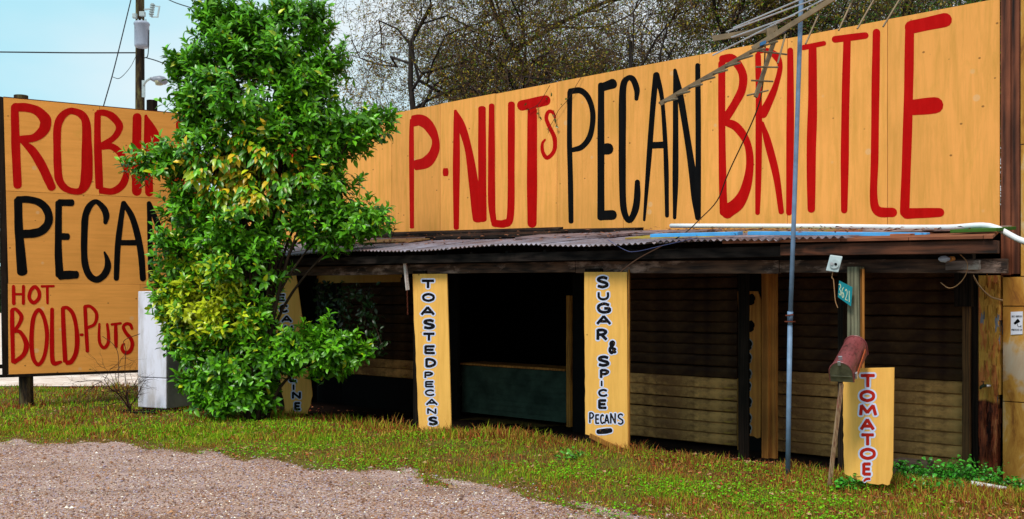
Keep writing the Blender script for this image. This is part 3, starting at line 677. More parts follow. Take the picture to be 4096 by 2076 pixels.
# debris scraps (countless)
m = MB()
for k in range(420):
    n = random.uniform(8.95, NF-.1); s_ = random.uniform(-12.8, sR(n)-.1); z = roof_z(s_, n)+.075+random.uniform(0, .02); a = random.uniform(0, 3.14); L_ = random.uniform(.012, .045); w = random.uniform(.006, .018)
    c = B(s_, n, z); dx = Vector((math.cos(a), math.sin(a), random.uniform(-.2, .2)))*L_; dy = Vector((-math.sin(a), math.cos(a), 0))*w
    m.add([c-dx, c-dy, c+dx, c+dy+Vector((0, 0, .01))], [(0, 1, 2, 3)])
o = m.build('roof_litter', plain('litter', (.30, .11, .05), .9, var=.6)); tag(o, 'brown leaf litter and splinters scattered on the lean-to roof', 'leaf litter', kind='stuff')
# white plastic pipe
pp = [W(2683, 903, 11.0), W(3100, 908, 10.9), W(3400, 912, 10.75), W(3620, 920, 10.45), W(3800, 937, 10.1), W(3960, 948, 9.9), W(4096, 966, 9.75), W(4250, 985, 9.6)]
pp = [Vector((p.x, p.y, max(p.z, roof_z(p.dot(DB), min(p.dot(MBv), NF))+.085))) if i < 6 else p for i, p in enumerate(pp)]
m = MB(); q = cr_interp([tuple(p) for p in pp], k=5); m.tube([Vector(x) for x in q], .029, 8); o = m.build('white_pipe', M['white'], smooth=True, origin=pp[0]); tag(o, 'long bowed white plastic pipe lying on the roof and jutting past the corner post', 'pipe')

# ------------------------------------------------------------------ block letters for the boards
FONT = {
 'T': [[(0, .05), (1, .05)], [(.5, .05), (.5, 1)]], 'O': ['loop', [(.5, .02), (.9, .2), (1, .5), (.9, .8), (.5, .98), (.1, .8), (0, .5), (.1, .2)]],
 'A': [[(.5, 0), (0, 1)], [(.5, 0), (1, 1)], [(.22, .68), (.78, .68)]], 'S': [[(.95, .12), (.6, 0), (.15, .08), (.05, .3), (.45, .47), (.9, .62), (.95, .85), (.5, 1), (.02, .9)]],
 'E': [[(.05, 0), (.05, 1)], [(.05, .02), (.95, .02)], [(.05, .5), (.85, .5)], [(.05, .98), (.98, .98)]], 'D': [[(.08, 0), (.08, 1)], [(.08, .02), (.5, .03), (.92, .3), (.92, .7), (.5, .97), (.08, .98)]],
 'P': [[(.08, 0), (.08, 1)], [(.08, .03), (.6, .03), (.95, .25), (.6, .52), (.08, .52)]], 'C': [[(.95, .15), (.55, 0), (.12, .2), (.02, .55), (.2, .9), (.6, 1), (.98, .84)]],
 'N': [[(.06, 1), (.06, 0)], [(.06, .02), (.94, .98)], [(.94, 1), (.94, 0)]], 'U': [[(.05, 0), (.06, .65), (.3, .98), (.7, .98), (.94, .65), (.95, 0)]],
 'G': [[(.9, .15), (.5, 0), (.1, .2), (.02, .55), (.2, .9), (.6, 1), (.95, .85), (.97, .55)], [(.97, .55), (.55, .55)]], 'R': [[(.08, 0), (.08, 1)], [(.08, .03), (.6, .03), (.92, .22), (.6, .48), (.08, .5)], [(.45, .5), (.95, 1)]],
 'I': [[(.5, 0), (.5, 1)]], 'L': [[(.08, 0), (.08, .98)], [(.08, .98), (.95, .96)]], 'M': [[(.1, 1), (.15, 0)], [(.15, 0), (.5, .75)], [(.5, .75), (.85, 0)], [(.85, 0), (1, 1)]],
 'H': [[(.05, 0), (.05, 1)], [(.95, 0), (.95, 1)], [(.05, .5), (.95, .5)]], 'Y': [[(0, 0), (.5, .5)], [(1, 0), (.5, .5)], [(.5, .5), (.5, 1)]],
 'B': [[(.05, 0), (.05, 1)], [(.05, .03), (.7, .03), (.9, .25), (.6, .48), (.05, .5)], [(.05, .5), (.7, .5), (.97, .75), (.7, .97), (.05, .98)]],
 '&': [[(.95, 1), (.25, .3), (.3, .05), (.6, .0), (.65, .22), (.1, .6), (.1, .88), (.4, 1), (.95, .6)]],
 '3': [[(.05, .08), (.6, 0), (.9, .22), (.4, .45), (.95, .7), (.6, 1), (.05, .9)]], '6': [[(.8, .02), (.2, .3), (.05, .7), (.4, 1), (.9, .78), (.6, .52), (.1, .65)]],
 '2': [[(.05, .2), (.4, 0), (.85, .2), (.7, .5), (.05, .98)], [(.05, .98), (.98, .96)]], '1': [[(.5, 0), (.5, 1)]],
}
def glyph(ch, cx, cy, w, h, th, shear=0):
    g = FONT[ch]; out = []
    iw, ih = max(w-th, 1), max(h-th, 1)
    def q(p): return (cx+(p[0]-.5)*iw, cy+(p[1]-.5)*ih+shear*(p[0]-.5)*iw, th)
    if g[0] == 'loop': return [['loop', [q(p) for p in g[1]]]]
    return [[q(p) for p in s] for s in g]
def board_letters(items, tf, proj, mat, parent, th, halo, hm):
    for ch, cx, cy, w, h in items:
        g = glyph(ch, cx, cy, w, h, min(th, h*.27))
        if hm: letter('letter_outline', g, tf, proj, hm, parent, .0004, halo, .75)
        letter('letter', g, tf, proj, mat, parent, .0022 if hm else .001, 0, .35)
def sign_board(name, pts, n, th, mat, label, cat='sign', group=None):
    b0 = W(sum(p[0] for p in pts)/len(pts), max(p[1] for p in pts), n); e = thing(name, b0, label, cat, group)
    m = MB(); m.prism([W(u, v, n) for u, v in pts], MBv*th); m.build('board', mat, e, bevel=.002); return e
def jag(a, b, k, amp):
    return [(a[0]+(b[0]-a[0])*i/k+(random.uniform(-amp, amp) if 0 < i < k else 0), a[1]+(b[1]-a[1])*i/k+(random.uniform(-amp, amp) if 0 < i < k else 0)) for i in range(k+1)]
proj_n = lambda n: (lambda u, v, off: W(u, v, n-.001-off))
G_S = 'hand lettered boards on the lean-to posts'
NT = 9.10
e = sign_board('letter_board', [(1650, 1096), (1787, 1095), (1796, 1400), (1804, 1700)]+jag((1803, 1716), (1690, 1722), 6, 3)+[(1675, 1707)]+jag((1675, 1700), (1655, 1250), 14, 1.5), NT, .015, M['board'], 'yellow board lettered TOASTED PECANS in black with pale outlines, second post from the tree', group=G_S)
board_letters([('T', 225, 113, 112, 80), ('O', 228, 220, 104, 76), ('A', 222, 328, 118, 78), ('S', 233, 435, 98, 86), ('T', 232, 537, 104, 76), ('E', 240, 640, 98, 76), ('D', 245, 745, 98, 80), ('P', 230, 843, 80, 60), ('E', 237, 917, 80, 56), ('C', 240, 985, 84, 56), ('A', 255, 1060, 98, 56), ('N', 255, 1133, 84, 54), ('S', 265, 1212, 80, 74)], (1600, 1080, .498), proj_n(NT), M['chip'], e, 23, 20, M['halo'])
e = sign_board('letter_board', [(2337, 1088), (2507, 1088), (2509, 1500), (2511, 1798), (2480, 1788), (2440, 1770), (2380, 1748), (2341, 1737)]+jag((2341, 1730), (2337, 1200), 16, 1.2), NT-.02, .015, M['board'], 'yellow board lettered SUGAR & SPICE PECANS in black on the middle post of the lean-to', group=G_S)
board_letters([('S', 200, 88, 90, 92), ('U', 205, 187, 92, 66), ('G', 210, 275, 108, 84), ('A', 208, 362, 112, 74), ('R', 195, 468, 92, 92), ('&', 272, 560, 66, 100), ('S', 207, 660, 88, 84), ('P', 213, 752, 78, 74), ('I', 193, 822, 22, 50), ('C', 203, 890, 74, 60), ('E', 200, 972, 72, 76)], (2300, 1080, .552), proj_n(NT-.02), M['chip'], e, 22, 18, M['halo'])
board_letters([('P', 120, 1070, 42, 84), ('E', 162, 1080, 36, 74), ('C', 197, 1080, 34, 74), ('A', 230, 1080, 42, 74), ('N', 275, 1075, 48, 84), ('S', 330, 1080, 46, 84)], (2300, 1080, .552), proj_n(NT-.02), M['chip'], e, 12, 16, M['halo'])
for mt, gw, bs in ((M['halo'], 18, .001), (M['chip'], 0, .0025)): letter('letter_outline' if gw else 'painted_swash', [[(168, 1172, 34), (215, 1168, 40), (258, 1162, 34)]], (2300, 1080, .552), proj_n(NT-.02), mt, e, bs, gw, .8)
m = MB(); m.bar(W(2360, 1742, NT-.08), W(2480, 1800, NT-.10), .02, .05); o = m.build('broken_plank', M['trimy'], origin=W(2360, 1742, NT-.08)); tag(o, 'broken yellow plank sliver leaning at the foot of the SUGAR & SPICE board', 'plank')
NQ = 9.12
e = sign_board('letter_board', [(1085, 1110), (1183, 1102), (1215, 1330)]+jag((1225, 1420), (1247, 1570), 4, 2)+jag((1247, 1585), (1228, 1655), 4, 4)+[(1139, 1652)]+jag((1139, 1645), (1118, 1500), 6, 3), NQ, .015, M['board'], 'leaning yellow board lettered PECAN and LINE, half hidden by the leafy tree', group=G_S)
board_letters([('P', 145, 150, 78, 92), ('E', 165, 240, 78, 68), ('C', 185, 335, 84, 74), ('A', 210, 425, 98, 66), ('N', 225, 510, 84, 66), ('L', 265, 940, 78, 78), ('I', 270, 1020, 22, 60), ('N', 295, 1090, 88, 70), ('E', 305, 1185, 64, 76)], (1050, 1080, .4596), proj_n(NQ), M['chip'], e, 21, 18, M['halo'])
NM = 8.62
e = sign_board('letter_board', [(3371, 1474), (3576, 1470), (3573, 1700), (3571, 1860)]+jag((3568, 1880), (3558, 1938), 4, 5)+jag((3550, 1942), (3440, 1925), 6, 4)+[(3378, 1896)]+jag((3376, 1880), (3372, 1640), 12, 2.5), NM, .015, M['board'], 'yellow plywood board lettered TOMATOES in red, standing below the rusty mailbox', group=None)
board_letters([('T', 545, 180, 160, 148), ('O', 540, 330, 156, 126), ('M', 540, 470, 196, 124), ('A', 540, 610, 150, 126), ('T', 543, 760, 146, 136), ('O', 545, 900, 160, 126), ('E', 537, 1050, 102, 136)], (3250, 1450, .4057), proj_n(NM), M['redb'], e, 32, 34, M['halo'])
for mt, gw, bs in ((M['halo'], 22, .001), (M['redb'], 0, .0025)): letter('letter_outline' if gw else 'letter', [[(508, 1170, 20), (528, 1150, 26), (565, 1146, 24)]], (3250, 1450, .4057), proj_n(NM), mt, e, bs, gw, .6)
# the faded board inside the lean-to, half behind a black post
NI = 10.9
e = sign_board('letter_board', [(2950, 1165), (3030, 1165), (3044, 1200), (3043, 1690)]+jag((3041, 1750), (2965, 1745), 6, 5), NI, .02, wood('faded_inner_board', (.66, .27, .05), (.45, .15, .03), 'z', grain=4), 'faded orange board with black lettering blobs in the dark right of the long shutter', group=None)
for (x, y) in [(205, 90), (205, 290), (180, 430), (180, 530), (178, 650), (178, 740), (182, 860), (175, 980), (178, 1060)]:
    x -= random.randint(8, 20); g = [[(x, y-30, 40), (x+14, y-8, 44), (x-2, y+6, 40), (x+10, y+28, 46)]]
    if y > 380: letter('letter_outline', g, (2900, 1150, .5357), proj_n(NI), plain('dim_outline', (.30, .33, .33), .6), e, .001, 14, .5)
    letter('letter', g, (2900, 1150, .5357), proj_n(NI), M['black'], e, .0045, 0, .5)
def ppost(uL, uR, n0, dn, z0, z1, mat, name='post', bev=.004):
    a, b_ = SofU(uL, n0), SofU(uR, n0); m = MB(); m.bbox(a, b_, n0, n0+dn, z0, z1); return m.build(name, mat, stand, bevel=bev)
ppost(2952, 2994, 10.5, .03, -.25, 2.3, M['darkpost'])
ppost(3046, 3072, 10.88, .06, -.22, 2.2, M['trimb'], 'door_trim'); ppost(3075, 3103, 10.93, .06, -.22, 2.2, M['trimb'], 'door_trim')
ppost(1652, 1700, NT+.018, .10, -.02, 2.08, M['darkpost']); ppost(2339, 2400, NT, .10, 0, 2.05, M['darkpost'])
ppost(2512, 2516, NT-.02, .025, .02, 2.03, M['trimy'], 'trim_strip')
ppost(1110, 1165, NQ+.12, .10, 0, 2.1, M['darkpost']); ppost(3388, 3436, 9.0, .12, -.02, 2.0, M['greypost'])
ppost(3434, 3446, 9.03, .03, .9, 1.98, M['trimy'], 'trim_strip'); ppost(3448, 3454, 8.99, .03, .9, 1.98, M['trimb'], 'trim_strip')
ppost(3350, 3372, 9.6, .08, -.1, 2.0, M['darkpost'])

# ------------------------------------------------------------------ roadside sign
sb = SG(107, 1630, -.15); sb.z = gz(sb.x, sb.y)
bill = thing('roadside_sign', sb, 'large orange roadside sign on round posts, painted ROBIN, PECAN, HOT and BOLD-PUTS', 'sign')
def vrow(k, u): return {0: 389+(u-14)*.0931, 1: 764+(u-24)*.047, 2: 1134+(u-32)*.0069, 3: 1498-(u-35)*.0347}[k]
cols = [[(14, 398), (399.5, 742)], [(24, 740)], [(32, 560), (561, 738)]]
for r in range(3):
    for j, (ua, ub) in enumerate(cols[r]):
        g = .35; of = .003 if (r == 0 and j == 1) else random.uniform(0, .0012)
        la = ua+(10 if r == 0 and j == 0 else 8 if r == 1 else 3 if r == 2 and j == 0 else 0) if False else ua
        pts = [SG(ua, vrow(r, ua)+g, of), SG(ub, vrow(r, ub)+g, of), SG(ub, vrow(r+1, ub)-g, of), SG(ua+(10 if j == 0 else 0)*(1 if r < 2 else .3), vrow(r+1, ua)-g, of)]
        m = MB(); m.prism(pts, -NS*.018); m.build('sign_panel', M['signply'], bill, bevel=.002)
SGp = lambda u, v, off: SG(u, v, off+.0034)
Z1, Z2, Z3, Z8 = (0, 380, .3215), (0, 760, .3215), (0, 1100, .3063), (600, 550, .498)
RS = [
 ('red', Z1, [[(182, 150, 96), (188, 400, 104), (198, 700, 110), (218, 1120, 104)], [(190, 152, 108), (330, 156, 108), (460, 195, 112), (555, 290, 140), (566, 370, 140), (528, 455, 130), (420, 532, 100), (250, 552, 90)], [(270, 575, 50), (400, 690, 105), (515, 870, 115), (595, 1040, 112), (642, 1145, 104)]], .9),
 ('red', Z1, [['loop', [(900, 198, 80), (1010, 240, 95), (1070, 345, 105), (1080, 600, 125), (1082, 900, 145), (1065, 1090, 140), (1000, 1190, 90), (900, 1195, 75), (800, 1150, 90), (735, 1050, 100), (718, 900, 100), (710, 640, 95), (715, 400, 100), (760, 280, 100), (830, 215, 85)]]], 1),
 ('red', Z1, [[(1215, 225, 80), (1212, 500, 85), (1222, 800, 100), (1236, 1150, 95)], [(1215, 223, 78), (1300, 222, 80), (1395, 265, 92), (1482, 370, 94), (1468, 460, 82), (1400, 545, 74), (1275, 620, 70)], [(1270, 645, 75), (1385, 640, 80), (1490, 715, 85), (1562, 850, 78), (1572, 980, 80), (1520, 1120, 95), (1400, 1198, 84), (1250, 1185, 84)]], .5),
 ('red', Z1, [[(1706, 278, 108), (1700, 700, 120), (1702, 1195, 124)]], 1),
 ('red', Z1, [[(1816, 262, 40), (1832, 500, 84), (1840, 800, 96), (1856, 1212, 104)], [(1822, 270, 30), (1910, 450, 100), (2010, 690, 130), (2100, 960, 140), (2180, 1170, 130)], [(2215, 1190, 90), (2240, 700, 85), (2232, 360, 85)]], 1),
 ('red', Z8, [[(250, 380, 80), (320, 455, 70), (400, 470, 60)]], 1),
 ('black', Z2, [[(225, 128, 102), (232, 450, 106), (250, 700, 114), (276, 1022, 132)], [(222, 120, 88), (350, 118, 86), (480, 150, 90), (568, 225, 100), (608, 330, 100), (590, 430, 104), (510, 512, 108), (400, 541, 108), (290, 546, 104)]], .7),
 ('black', Z2, [[(730, 155, 84), (726, 500, 86), (726, 800, 92), (742, 1060, 104)], [(735, 157, 86), (900, 158, 84)], [(760, 578, 84), (846, 580, 84)], [(745, 1062, 110), (850, 1056, 106), (955, 1054, 96)]], .6),
 ('black', Z2, [[(1312, 400, 56), (1322, 320, 80), (1290, 230, 80), (1200, 145, 60), (1118, 195, 80), (1064, 320, 85), (1050, 500, 85), (1046, 750, 80), (1060, 930, 85), (1112, 1062, 85), (1200, 1114, 80), (1290, 1062, 85), (1340, 960, 85), (1332, 860, 60), (1300, 775, 26)]], 1),
 ('black', Z2, [[(1535, 160, 56), (1500, 400, 70), (1465, 700, 75), (1447, 1100, 66)], [(1540, 160, 58), (1640, 330, 75), (1708, 550, 80), (1755, 800, 80), (1778, 1102, 76)], [(1500, 655, 68), (1720, 655, 68)]], .9),
 ('black', Z2, [[(1852, 165, 52), (1864, 500, 65), (1872, 800, 68), (1878, 1108, 66)], [(1855, 165, 54), (1945, 380, 70), (2030, 620, 76), (2090, 900, 80), (2165, 1100, 82)], [(2215, 1080, 66), (2216, 600, 66), (2218, 180, 66)]], 1),
 ('red', Z3, [[(176, 150, 45), (180, 370, 50)], [(306, 150, 42), (305, 370, 42)], [(205, 250, 32), (285, 250, 32)]], 1),
 ('red', Z3, [['loop', [(457, 155, 50), (508, 215, 48), (508, 300, 50), (440, 362, 50), (383, 300, 48), (400, 205, 48)]]], 1),
 ('red', Z3, [[(545, 148, 32), (700, 145, 30)], [(617, 165, 38), (620, 365, 34)]], 1),
 ('red', Z3, [[(158, 460, 55), (160, 700, 58), (170, 1135, 52)], [(160, 455, 48), (210, 450, 45), (280, 540, 55), (250, 640, 50), (192, 722, 45)], [(195, 735, 45), (258, 742, 50), (320, 830, 62), (345, 930, 70), (305, 1045, 62), (185, 1140, 54)]], .7),
 ('red', Z3, [['loop', [(508, 455, 52), (575, 560, 52), (612, 750, 55), (602, 950, 52), (562, 1100, 52), (500, 1168, 52), (440, 1105, 54), (414, 950, 60), (414, 750, 60), (440, 550, 55)]]], 1),
 ('red', Z3, [[(680, 450, 50), (678, 800, 58), (682, 1080, 60), (712, 1155, 62), (795, 1135, 36)]], 1),
 ('red', Z3, [[(820, 432, 54), (832, 750, 60), (852, 1130, 60)], [(820, 432, 50), (880, 428, 46), (948, 500, 55), (990, 650, 52), (1008, 850, 64), (990, 1020, 62), (930, 1130, 62), (865, 1145, 60)]], .5),
 ('red', Z3, [[(1058, 780, 38), (1076, 780, 38)]], 1),
 ('red', Z3, [[(1110, 415, 48), (1124, 700, 50), (1141, 995, 48)], [(1110, 410, 44), (1180, 411, 42), (1250, 480, 45), (1262, 560, 45), (1230, 645, 42), (1152, 684, 42)]], .8),
 ('red', Z3, [[(1297, 640, 30), (1293, 800, 40), (1308, 900, 42), (1360, 950, 45), (1410, 890, 45), (1415, 780, 42), (1400, 645, 36)]], 1),
 ('red', Z3, [[(1460, 645, 34), (1575, 630, 32)], [(1510, 655, 42), (1512, 780, 52), (1515, 935, 44)]], 1),
 ('red', Z3, [[(1722, 698, 38), (1702, 650, 44), (1650, 636, 42), (1610, 680, 42), (1650, 762, 48), (1710, 835, 50), (1728, 910, 50), (1700, 990, 50), (1640, 1018, 48), (1595, 970, 46), (1602, 912, 30), (1628, 896, 16)]], 1),
]
for c, tf, stk, cap in RS: letter('letter', stk, tf, SGp, M[c], bill, .0004, 0, cap)
sgp = MB(); p = SG(107, 1630, -.16); top = SG(84, 382, -.16)
sgp.tube([Vector((p.x, p.y, -.2)), Vector((top.x, top.y, top.z))], .105, 12); sgp.build('sign_post', M['pole'], bill, smooth=False)
p = SG(608, 1600, -.16); top = SG(608, 402, -.16); m = MB(); m.tube([Vector((p.x, p.y, -.2)), top], .088, 12); m.build('sign_post', M['darkpost'], bill)
m = MB()
for (ua, ub, va, vb) in ((-4, 13, 384, 1500),):
    a_ = SG(-6, 384, -.06); b_ = SG(13, 384, -.06); m.prism([SG(-8, 384, -.03), SG(22, 390, -.03), SG(44, 1495, -.03), SG(10, 1500, -.03)], -NS*.09)
m.build('edge_post', M['darkpost'], bill)
m = MB(); m.prism([SG(390, 424, -.02), SG(408, 426, -.02), SG(408, 785, -.02), SG(390, 785, -.02)], -NS*.03); m.prism([SG(730, 460, -.02), SG(742, 461, -.02), SG(742, 1470, -.02), SG(730, 1470, -.02)], -NS*.03); m.build('seam_batten', M['darkpost'], bill)
for v0, k_ in ((764, .047), (1134, .0069)):
    m = MB(); m.prism([SG(26, v0-8, -.02), SG(738, v0-8+k_*712, -.02), SG(738, v0+10+k_*712, -.02), SG(26, v0+10, -.02)], -NS*.03); m.build('seam_batten', M['darkpost'], bill)
m = MB()
for v0, v1 in ((405, 420), (930, 948), (1460, 1476)):
    m.prism([SG(-60, v0, -.13), SG(735, v0+ (740*.085 if v0 < 500 else 740*.03 if v0 < 1000 else -24), -.13), SG(735, v1+(740*.085 if v0 < 500 else 740*.03 if v0 < 1000 else -24), -.13), SG(-60, v1, -.13)], -NS*.04)
m.build('back_rail', M['darkpost'], bill)
m = MB(); m.prism([SG(-30, vrow(3, -30)+0, .0), SG(742, vrow(3, 742)+0, .0), SG(742, vrow(3, 742)+10, .0), SG(-30, vrow(3, -30)+12, .0)], -NS*.06); m.build('bottom_rail', M['darkpost'], bill)
m = MB(); m.prism([SG(14, 386, .003), SG(742, vrow(0, 742)-3, .003), SG(742, vrow(0, 742), .003), SG(14, 388, .003)], -NS*.05); m.build('top_trim', plain('dark_red_trim', (.09, .018, .012)), bill)

# ------------------------------------------------------------------ old fridge
A0 = Vector((-5.25, 15.18, 0)); Lx = Vector((-.52, .24, 0)).normalized()*.57; Rx = Vector((.24, .52, 0)).normalized()*.62
fr = thing('refrigerator', A0, 'old dented white refrigerator standing between the roadside sign and the leafy tree', 'refrigerator')
up = Vector((0, 0, 1))
m = MB(); m.frame(A0+up*.03+Lx*.0+Rx*.07, Lx, Rx*.88, up*1.79); m.build('body', M['fridge2'], fr, bevel=.012)
m = MB(); m.frame(A0+up*.50, Lx, Rx*.06, up*1.32); m.build('door', M['fridge'], fr, bevel=.012)
m = MB(); m.frame(A0+up*.035, Lx, Rx*.06, up*.455); m.build('door', M['fridge'], fr, bevel=.012)
m = MB(); m.frame(A0+Lx*.05+Rx*.1+up*0, Lx*.9, Rx*.8, up*.03); m.build('foot_plinth', M['rust'], fr)
m = MB(); m.frame(A0+Lx*.1+Rx*.03+up*1.822, Lx*.18, Rx*.1, up*.03); m.build('hinge_cap', M['alu'], fr)
fo = Rx.normalized(); po = -Lx.normalized()   # right-hand side face points along po
def side(a, z, o): return A0+fo*a+po*o+up*z
m = MB(); tear = [side(.26, .32, .006), side(.42, .34, .05), side(.44, .62, .03), side(.38, .74, .006)]
m.prism(tear, po*.004); m.build('torn_skin', plain('bare_blue_metal', (.40, .46, .60), .4), fr)
m = MB(); m.prism([side(.24, .30, .002), side(.28, .33, .012), side(.37, .75, .012), side(.40, .86, .003), side(.30, .6, .002)], po*.003); m.build('torn_edge', M['rust'], fr)
m = MB(); m.frame(A0+Vector((-.75, -.12, -.02)), (1.5, .05, 0), (0, .06, 0), up*.05); m.frame(A0+Vector((-.55, -.3, -.02)), (.5, -.1, 0), (0.02, .1, 0), up*.045); o = m.build('rotten_timber', M['darkpost'], origin=A0); tag(o, 'rotten black timber lying on the grass at the foot of the refrigerator', 'timber')

# ------------------------------------------------------------------ utility pole and wires
YP = 30; b0 = P(560, 1400, YP); b0.z = 0
up_ = thing('utility_pole', b0, 'creosoted utility pole with grey transformer and street lamp behind the roadside sign', 'utility pole')
def pl(u, v, dy=0): return P(u, v, YP+dy)
m = MB(); m.tube([Vector((b0.x, YP, 0)), pl(560, 440), pl(560, 0), pl(560, -200)], [.155, .135, .125, .12], 14); m.build('shaft', M['pole'], up_, smooth=True)
tz = [(.0, .18), (.03, .21), (.08, .215), (.60, .215), (.62, .235), (.66, .235), (.70, .2), (.73, .08)]
tcx = P(567, 190, YP-.36); m = MB(); m.tube([tcx+up*(z*1.08) for z, r in tz], [r*.98 for z, r in tz], 18); m.build('transformer', plain('transformer_grey', (.33, .37, .47), .4, var=.1), up_, smooth=True)
m = MB()
for du in (-14, 0, 16): m.tube([P(567+du, 98, YP-.4), P(567+du, 76, YP-.42)], [.035, .02], 8)
m.build('bushing', M['greybox'], up_)
m = MB(); m.frame(P(528, 60, YP-.3)-up*.08, (.12, 0, 0), (0, .12, 0), up*.14); m.build('connector_box', M['greybox'], up_, bevel=.01); m = MB(); m.frame(P(556, 50, YP-.3)-up*.1, (.16, 0, 0), (0, .12, 0), up*.14); m.build('connector_box', M['greybox'], up_, bevel=.01)
m = MB(); m.bar(pl(560, 40), pl(600, 36), .04, .04); m.tube([P(610, 14, YP), P(604, 66, YP)], .05, 8)
for i in range(5): m.tube([P(611-i*1.4, 18+i*9, YP), P(610.6-i*1.4, 22+i*9, YP)], .075, 10)
m.bar(P(612, 22, YP), P(640, 28, YP), .03, .03); m.bar(P(606, 68, YP), P(632, 68, YP), .03, .03); m.bar(P(638, 24, YP), P(630, 70, YP), .04, .04); m.build('cutout_switch', M['greybox'], up_)
m = MB(); q = cr_interp([tuple(P(572, 345, YP-.1)), tuple(P(585, 325, YP-.3)), tuple(P(605, 312, YP-.5))], k=4); m.tube([Vector(x) for x in q], .035, 8); m.frame(P(567, 388, YP-.16), (.09, 0, 0), (0, .05, 0), up*.5); m.build('lamp_arm', M['greybox'], up_)
hc = P(634, 316, YP-.6); m = MB(); vs = []; 
for i, (t, w, h0, h1) in enumerate([(0, .04, -.03, .05), (.12, .10, -.08, .09), (.28, .16, -.12, .13), (.42, .15, -.13, .11), (.5, .05, -.07, .04)]):
    for j in range(10):
        a = 2*math.pi*j/10; vs.append(hc+Vector((-.24+t, math.sin(a)*w, (h1 if math.cos(a) > 0 else -h0)*math.cos(a)*(1 if math.cos(a) > 0 else 1)-.10*t)))
fs = [(i*10+j, i*10+(j+1) % 10, (i+1)*10+(j+1) % 10, (i+1)*10+j) for i in range(4) for j in range(10)]+[tuple(range(10)), tuple(range(40, 50))[::-1]]
m.add(vs, fs); m.build('lamp_head', plain('lamp_grey', (.27, .28, .34), .4), up_, smooth=True)
m = MB(); m.tube([hc+Vector((.02, 0, -.06)), hc+Vector((.03, 0, -.17)), hc+Vector((.03, 0, -.19))], [.14, .11, .04], 12); m.build('lamp_lens', plain('milky_lens', (.35, .33, .22), .3), up_, smooth=True)
def wire(name, pts, r, mat, label, cat='wire', group=None, k=8, seg=4):
    q = [Vector(x) for x in cr_interp([tuple(p) for p in pts], k=k)]; m = MB(); m.tube(q, r, seg); o = m.build(name, mat, origin=q[0]); tag(o, label, cat, group); return o
wm = plain('wire_black', (.03, .03, .035), .6)
wire('power_line', [P(-900, 200, 30), P(0, 208, 30), P(300, 211, 30), P(548, 211, 30)], .02, wm, 'thin overhead line running from the utility pole to the left edge', group=None)
wire('guy_wire', [P(538, -60, 30), P(460, 260, 28), P(413, 428, 26.5), P(300, 830, 24), P(200, 1500, 22.2)], .017, wm, 'slanting guy wire coming down left of the utility pole')
wire('service_drop', [P(582, 230, 30), P(640, 248, 28), P(760, 300, 24), P(1000, 420, 20)], .016, wm, 'sagging bundled wire running from the pole into the tree')
wire('service_drop', [P(640, -20, 30), P(700, 10, 28), P(820, 50, 26), P(1100, 160, 22)], .014, wm, 'overhead wire in the upper sky passing behind the treetop')
wire('jumper_wire', [P(545, 222, 29.9), P(520, 270, 29.5), P(480, 312, 28), P(450, 308, 27.5)], .01, wm, 'thin looping wire between the pole and the guy wire')
wire('drop_wire', [P(596, 120, 29.6), P(594, 190, 29.6), P(590, 225, 29.7), P(578, 232, 29.8)], .014, wm, 'short black lead hanging beside the transformer')

# ------------------------------------------------------------------ mast and fallen antenna
mb0 = P(3151, 1893, 9.55); mast = thing('mast_pole', mb0, 'slender blue grey steel mast standing in the grass before the stand', 'pole')
m = MB(); m.tube([P(3151, 1905, 9.55), P(3160, 1300, 9.45)], .0235, 12); m.build('lower_tube', M['galv'], mast, smooth=True)
m = MB(); m.tube([P(3160, 1305, 9.45), P(3176, 860, 9.35), P(3205, 0, 9.2), P(3212, -160, 9.18)], .0215, 12); m.build('upper_tube', M['galv'], mast, smooth=True)
m = MB(); m.tube([P(3161, 1246, 9.44), P(3160, 1283, 9.45)], .027, 12); m.build('coupling', M['galv'], mast, smooth=True)
m = MB(); m.tube([P(3160, 1284, 9.45), P(3160, 1288, 9.45)], .052, 14); m.bar(P(3142, 1262, 9.42), P(3172, 1258, 9.42), .02, .012); m.build('collar', M['rust'], mast)
ab = P(3165, 90, 9.2); ant = thing('tv_antenna', ab, 'broken television antenna with bent booms hanging from the mast over BRITTLE', 'antenna')
def rod(name, a, b, r, mat, k=5): m = MB(); m.tube([a, b], r, k); return m.build(name, mat, ant)
YA = 9.15
m = MB(); m.bar(P(3420, -60, YA-.2), P(3010, 195, YA), .03, .045); m.build('boom', M['antb'], ant)
m = MB(); m.bar(P(3056, 178, YA), P(2640, 415, YA-.1), .022, .04); m.build('boom', M['antb'], ant)
m = MB(); m.bar(P(3098, 160, YA), P(3022, 388, YA-.1), .022, .035); m.build('boom', M['antb'], ant)
m = MB(); m.bar(P(3110, 112, YA+.05), P(2850, 154, YA+.2), .012, .05); m.build('boom', M['antb'], ant)
m = MB(); m.prism([P(3066, 112, YA-.03), P(3094, 112, YA-.03), P(3104, 165, YA-.03), P(3088, 178, YA-.03), P(3072, 162, YA-.03)], (0, .03, 0)); m.build('bracket', M['antb'], ant)
for t in np.linspace(.03, .97, 9):
    c = P(3056+(2640-3056)*t, 178+(415-178)*t, YA-.1*t); m = MB(); m.tube([c+Vector((-.02, .10, .01)), c+Vector((.085, -.25, -.02))], .010, 5); m.build('element', M['antb'], ant)
for (a, b, c, d) in ((3022, 202, 3148, 218), (3024, 268, 3112, 269), (3005, 322, 3092, 326), (2988, 382, 3073, 362)): rod('element', P(a, b, YA-.12), P(c, d, YA-.05), .0085, M['antb'])
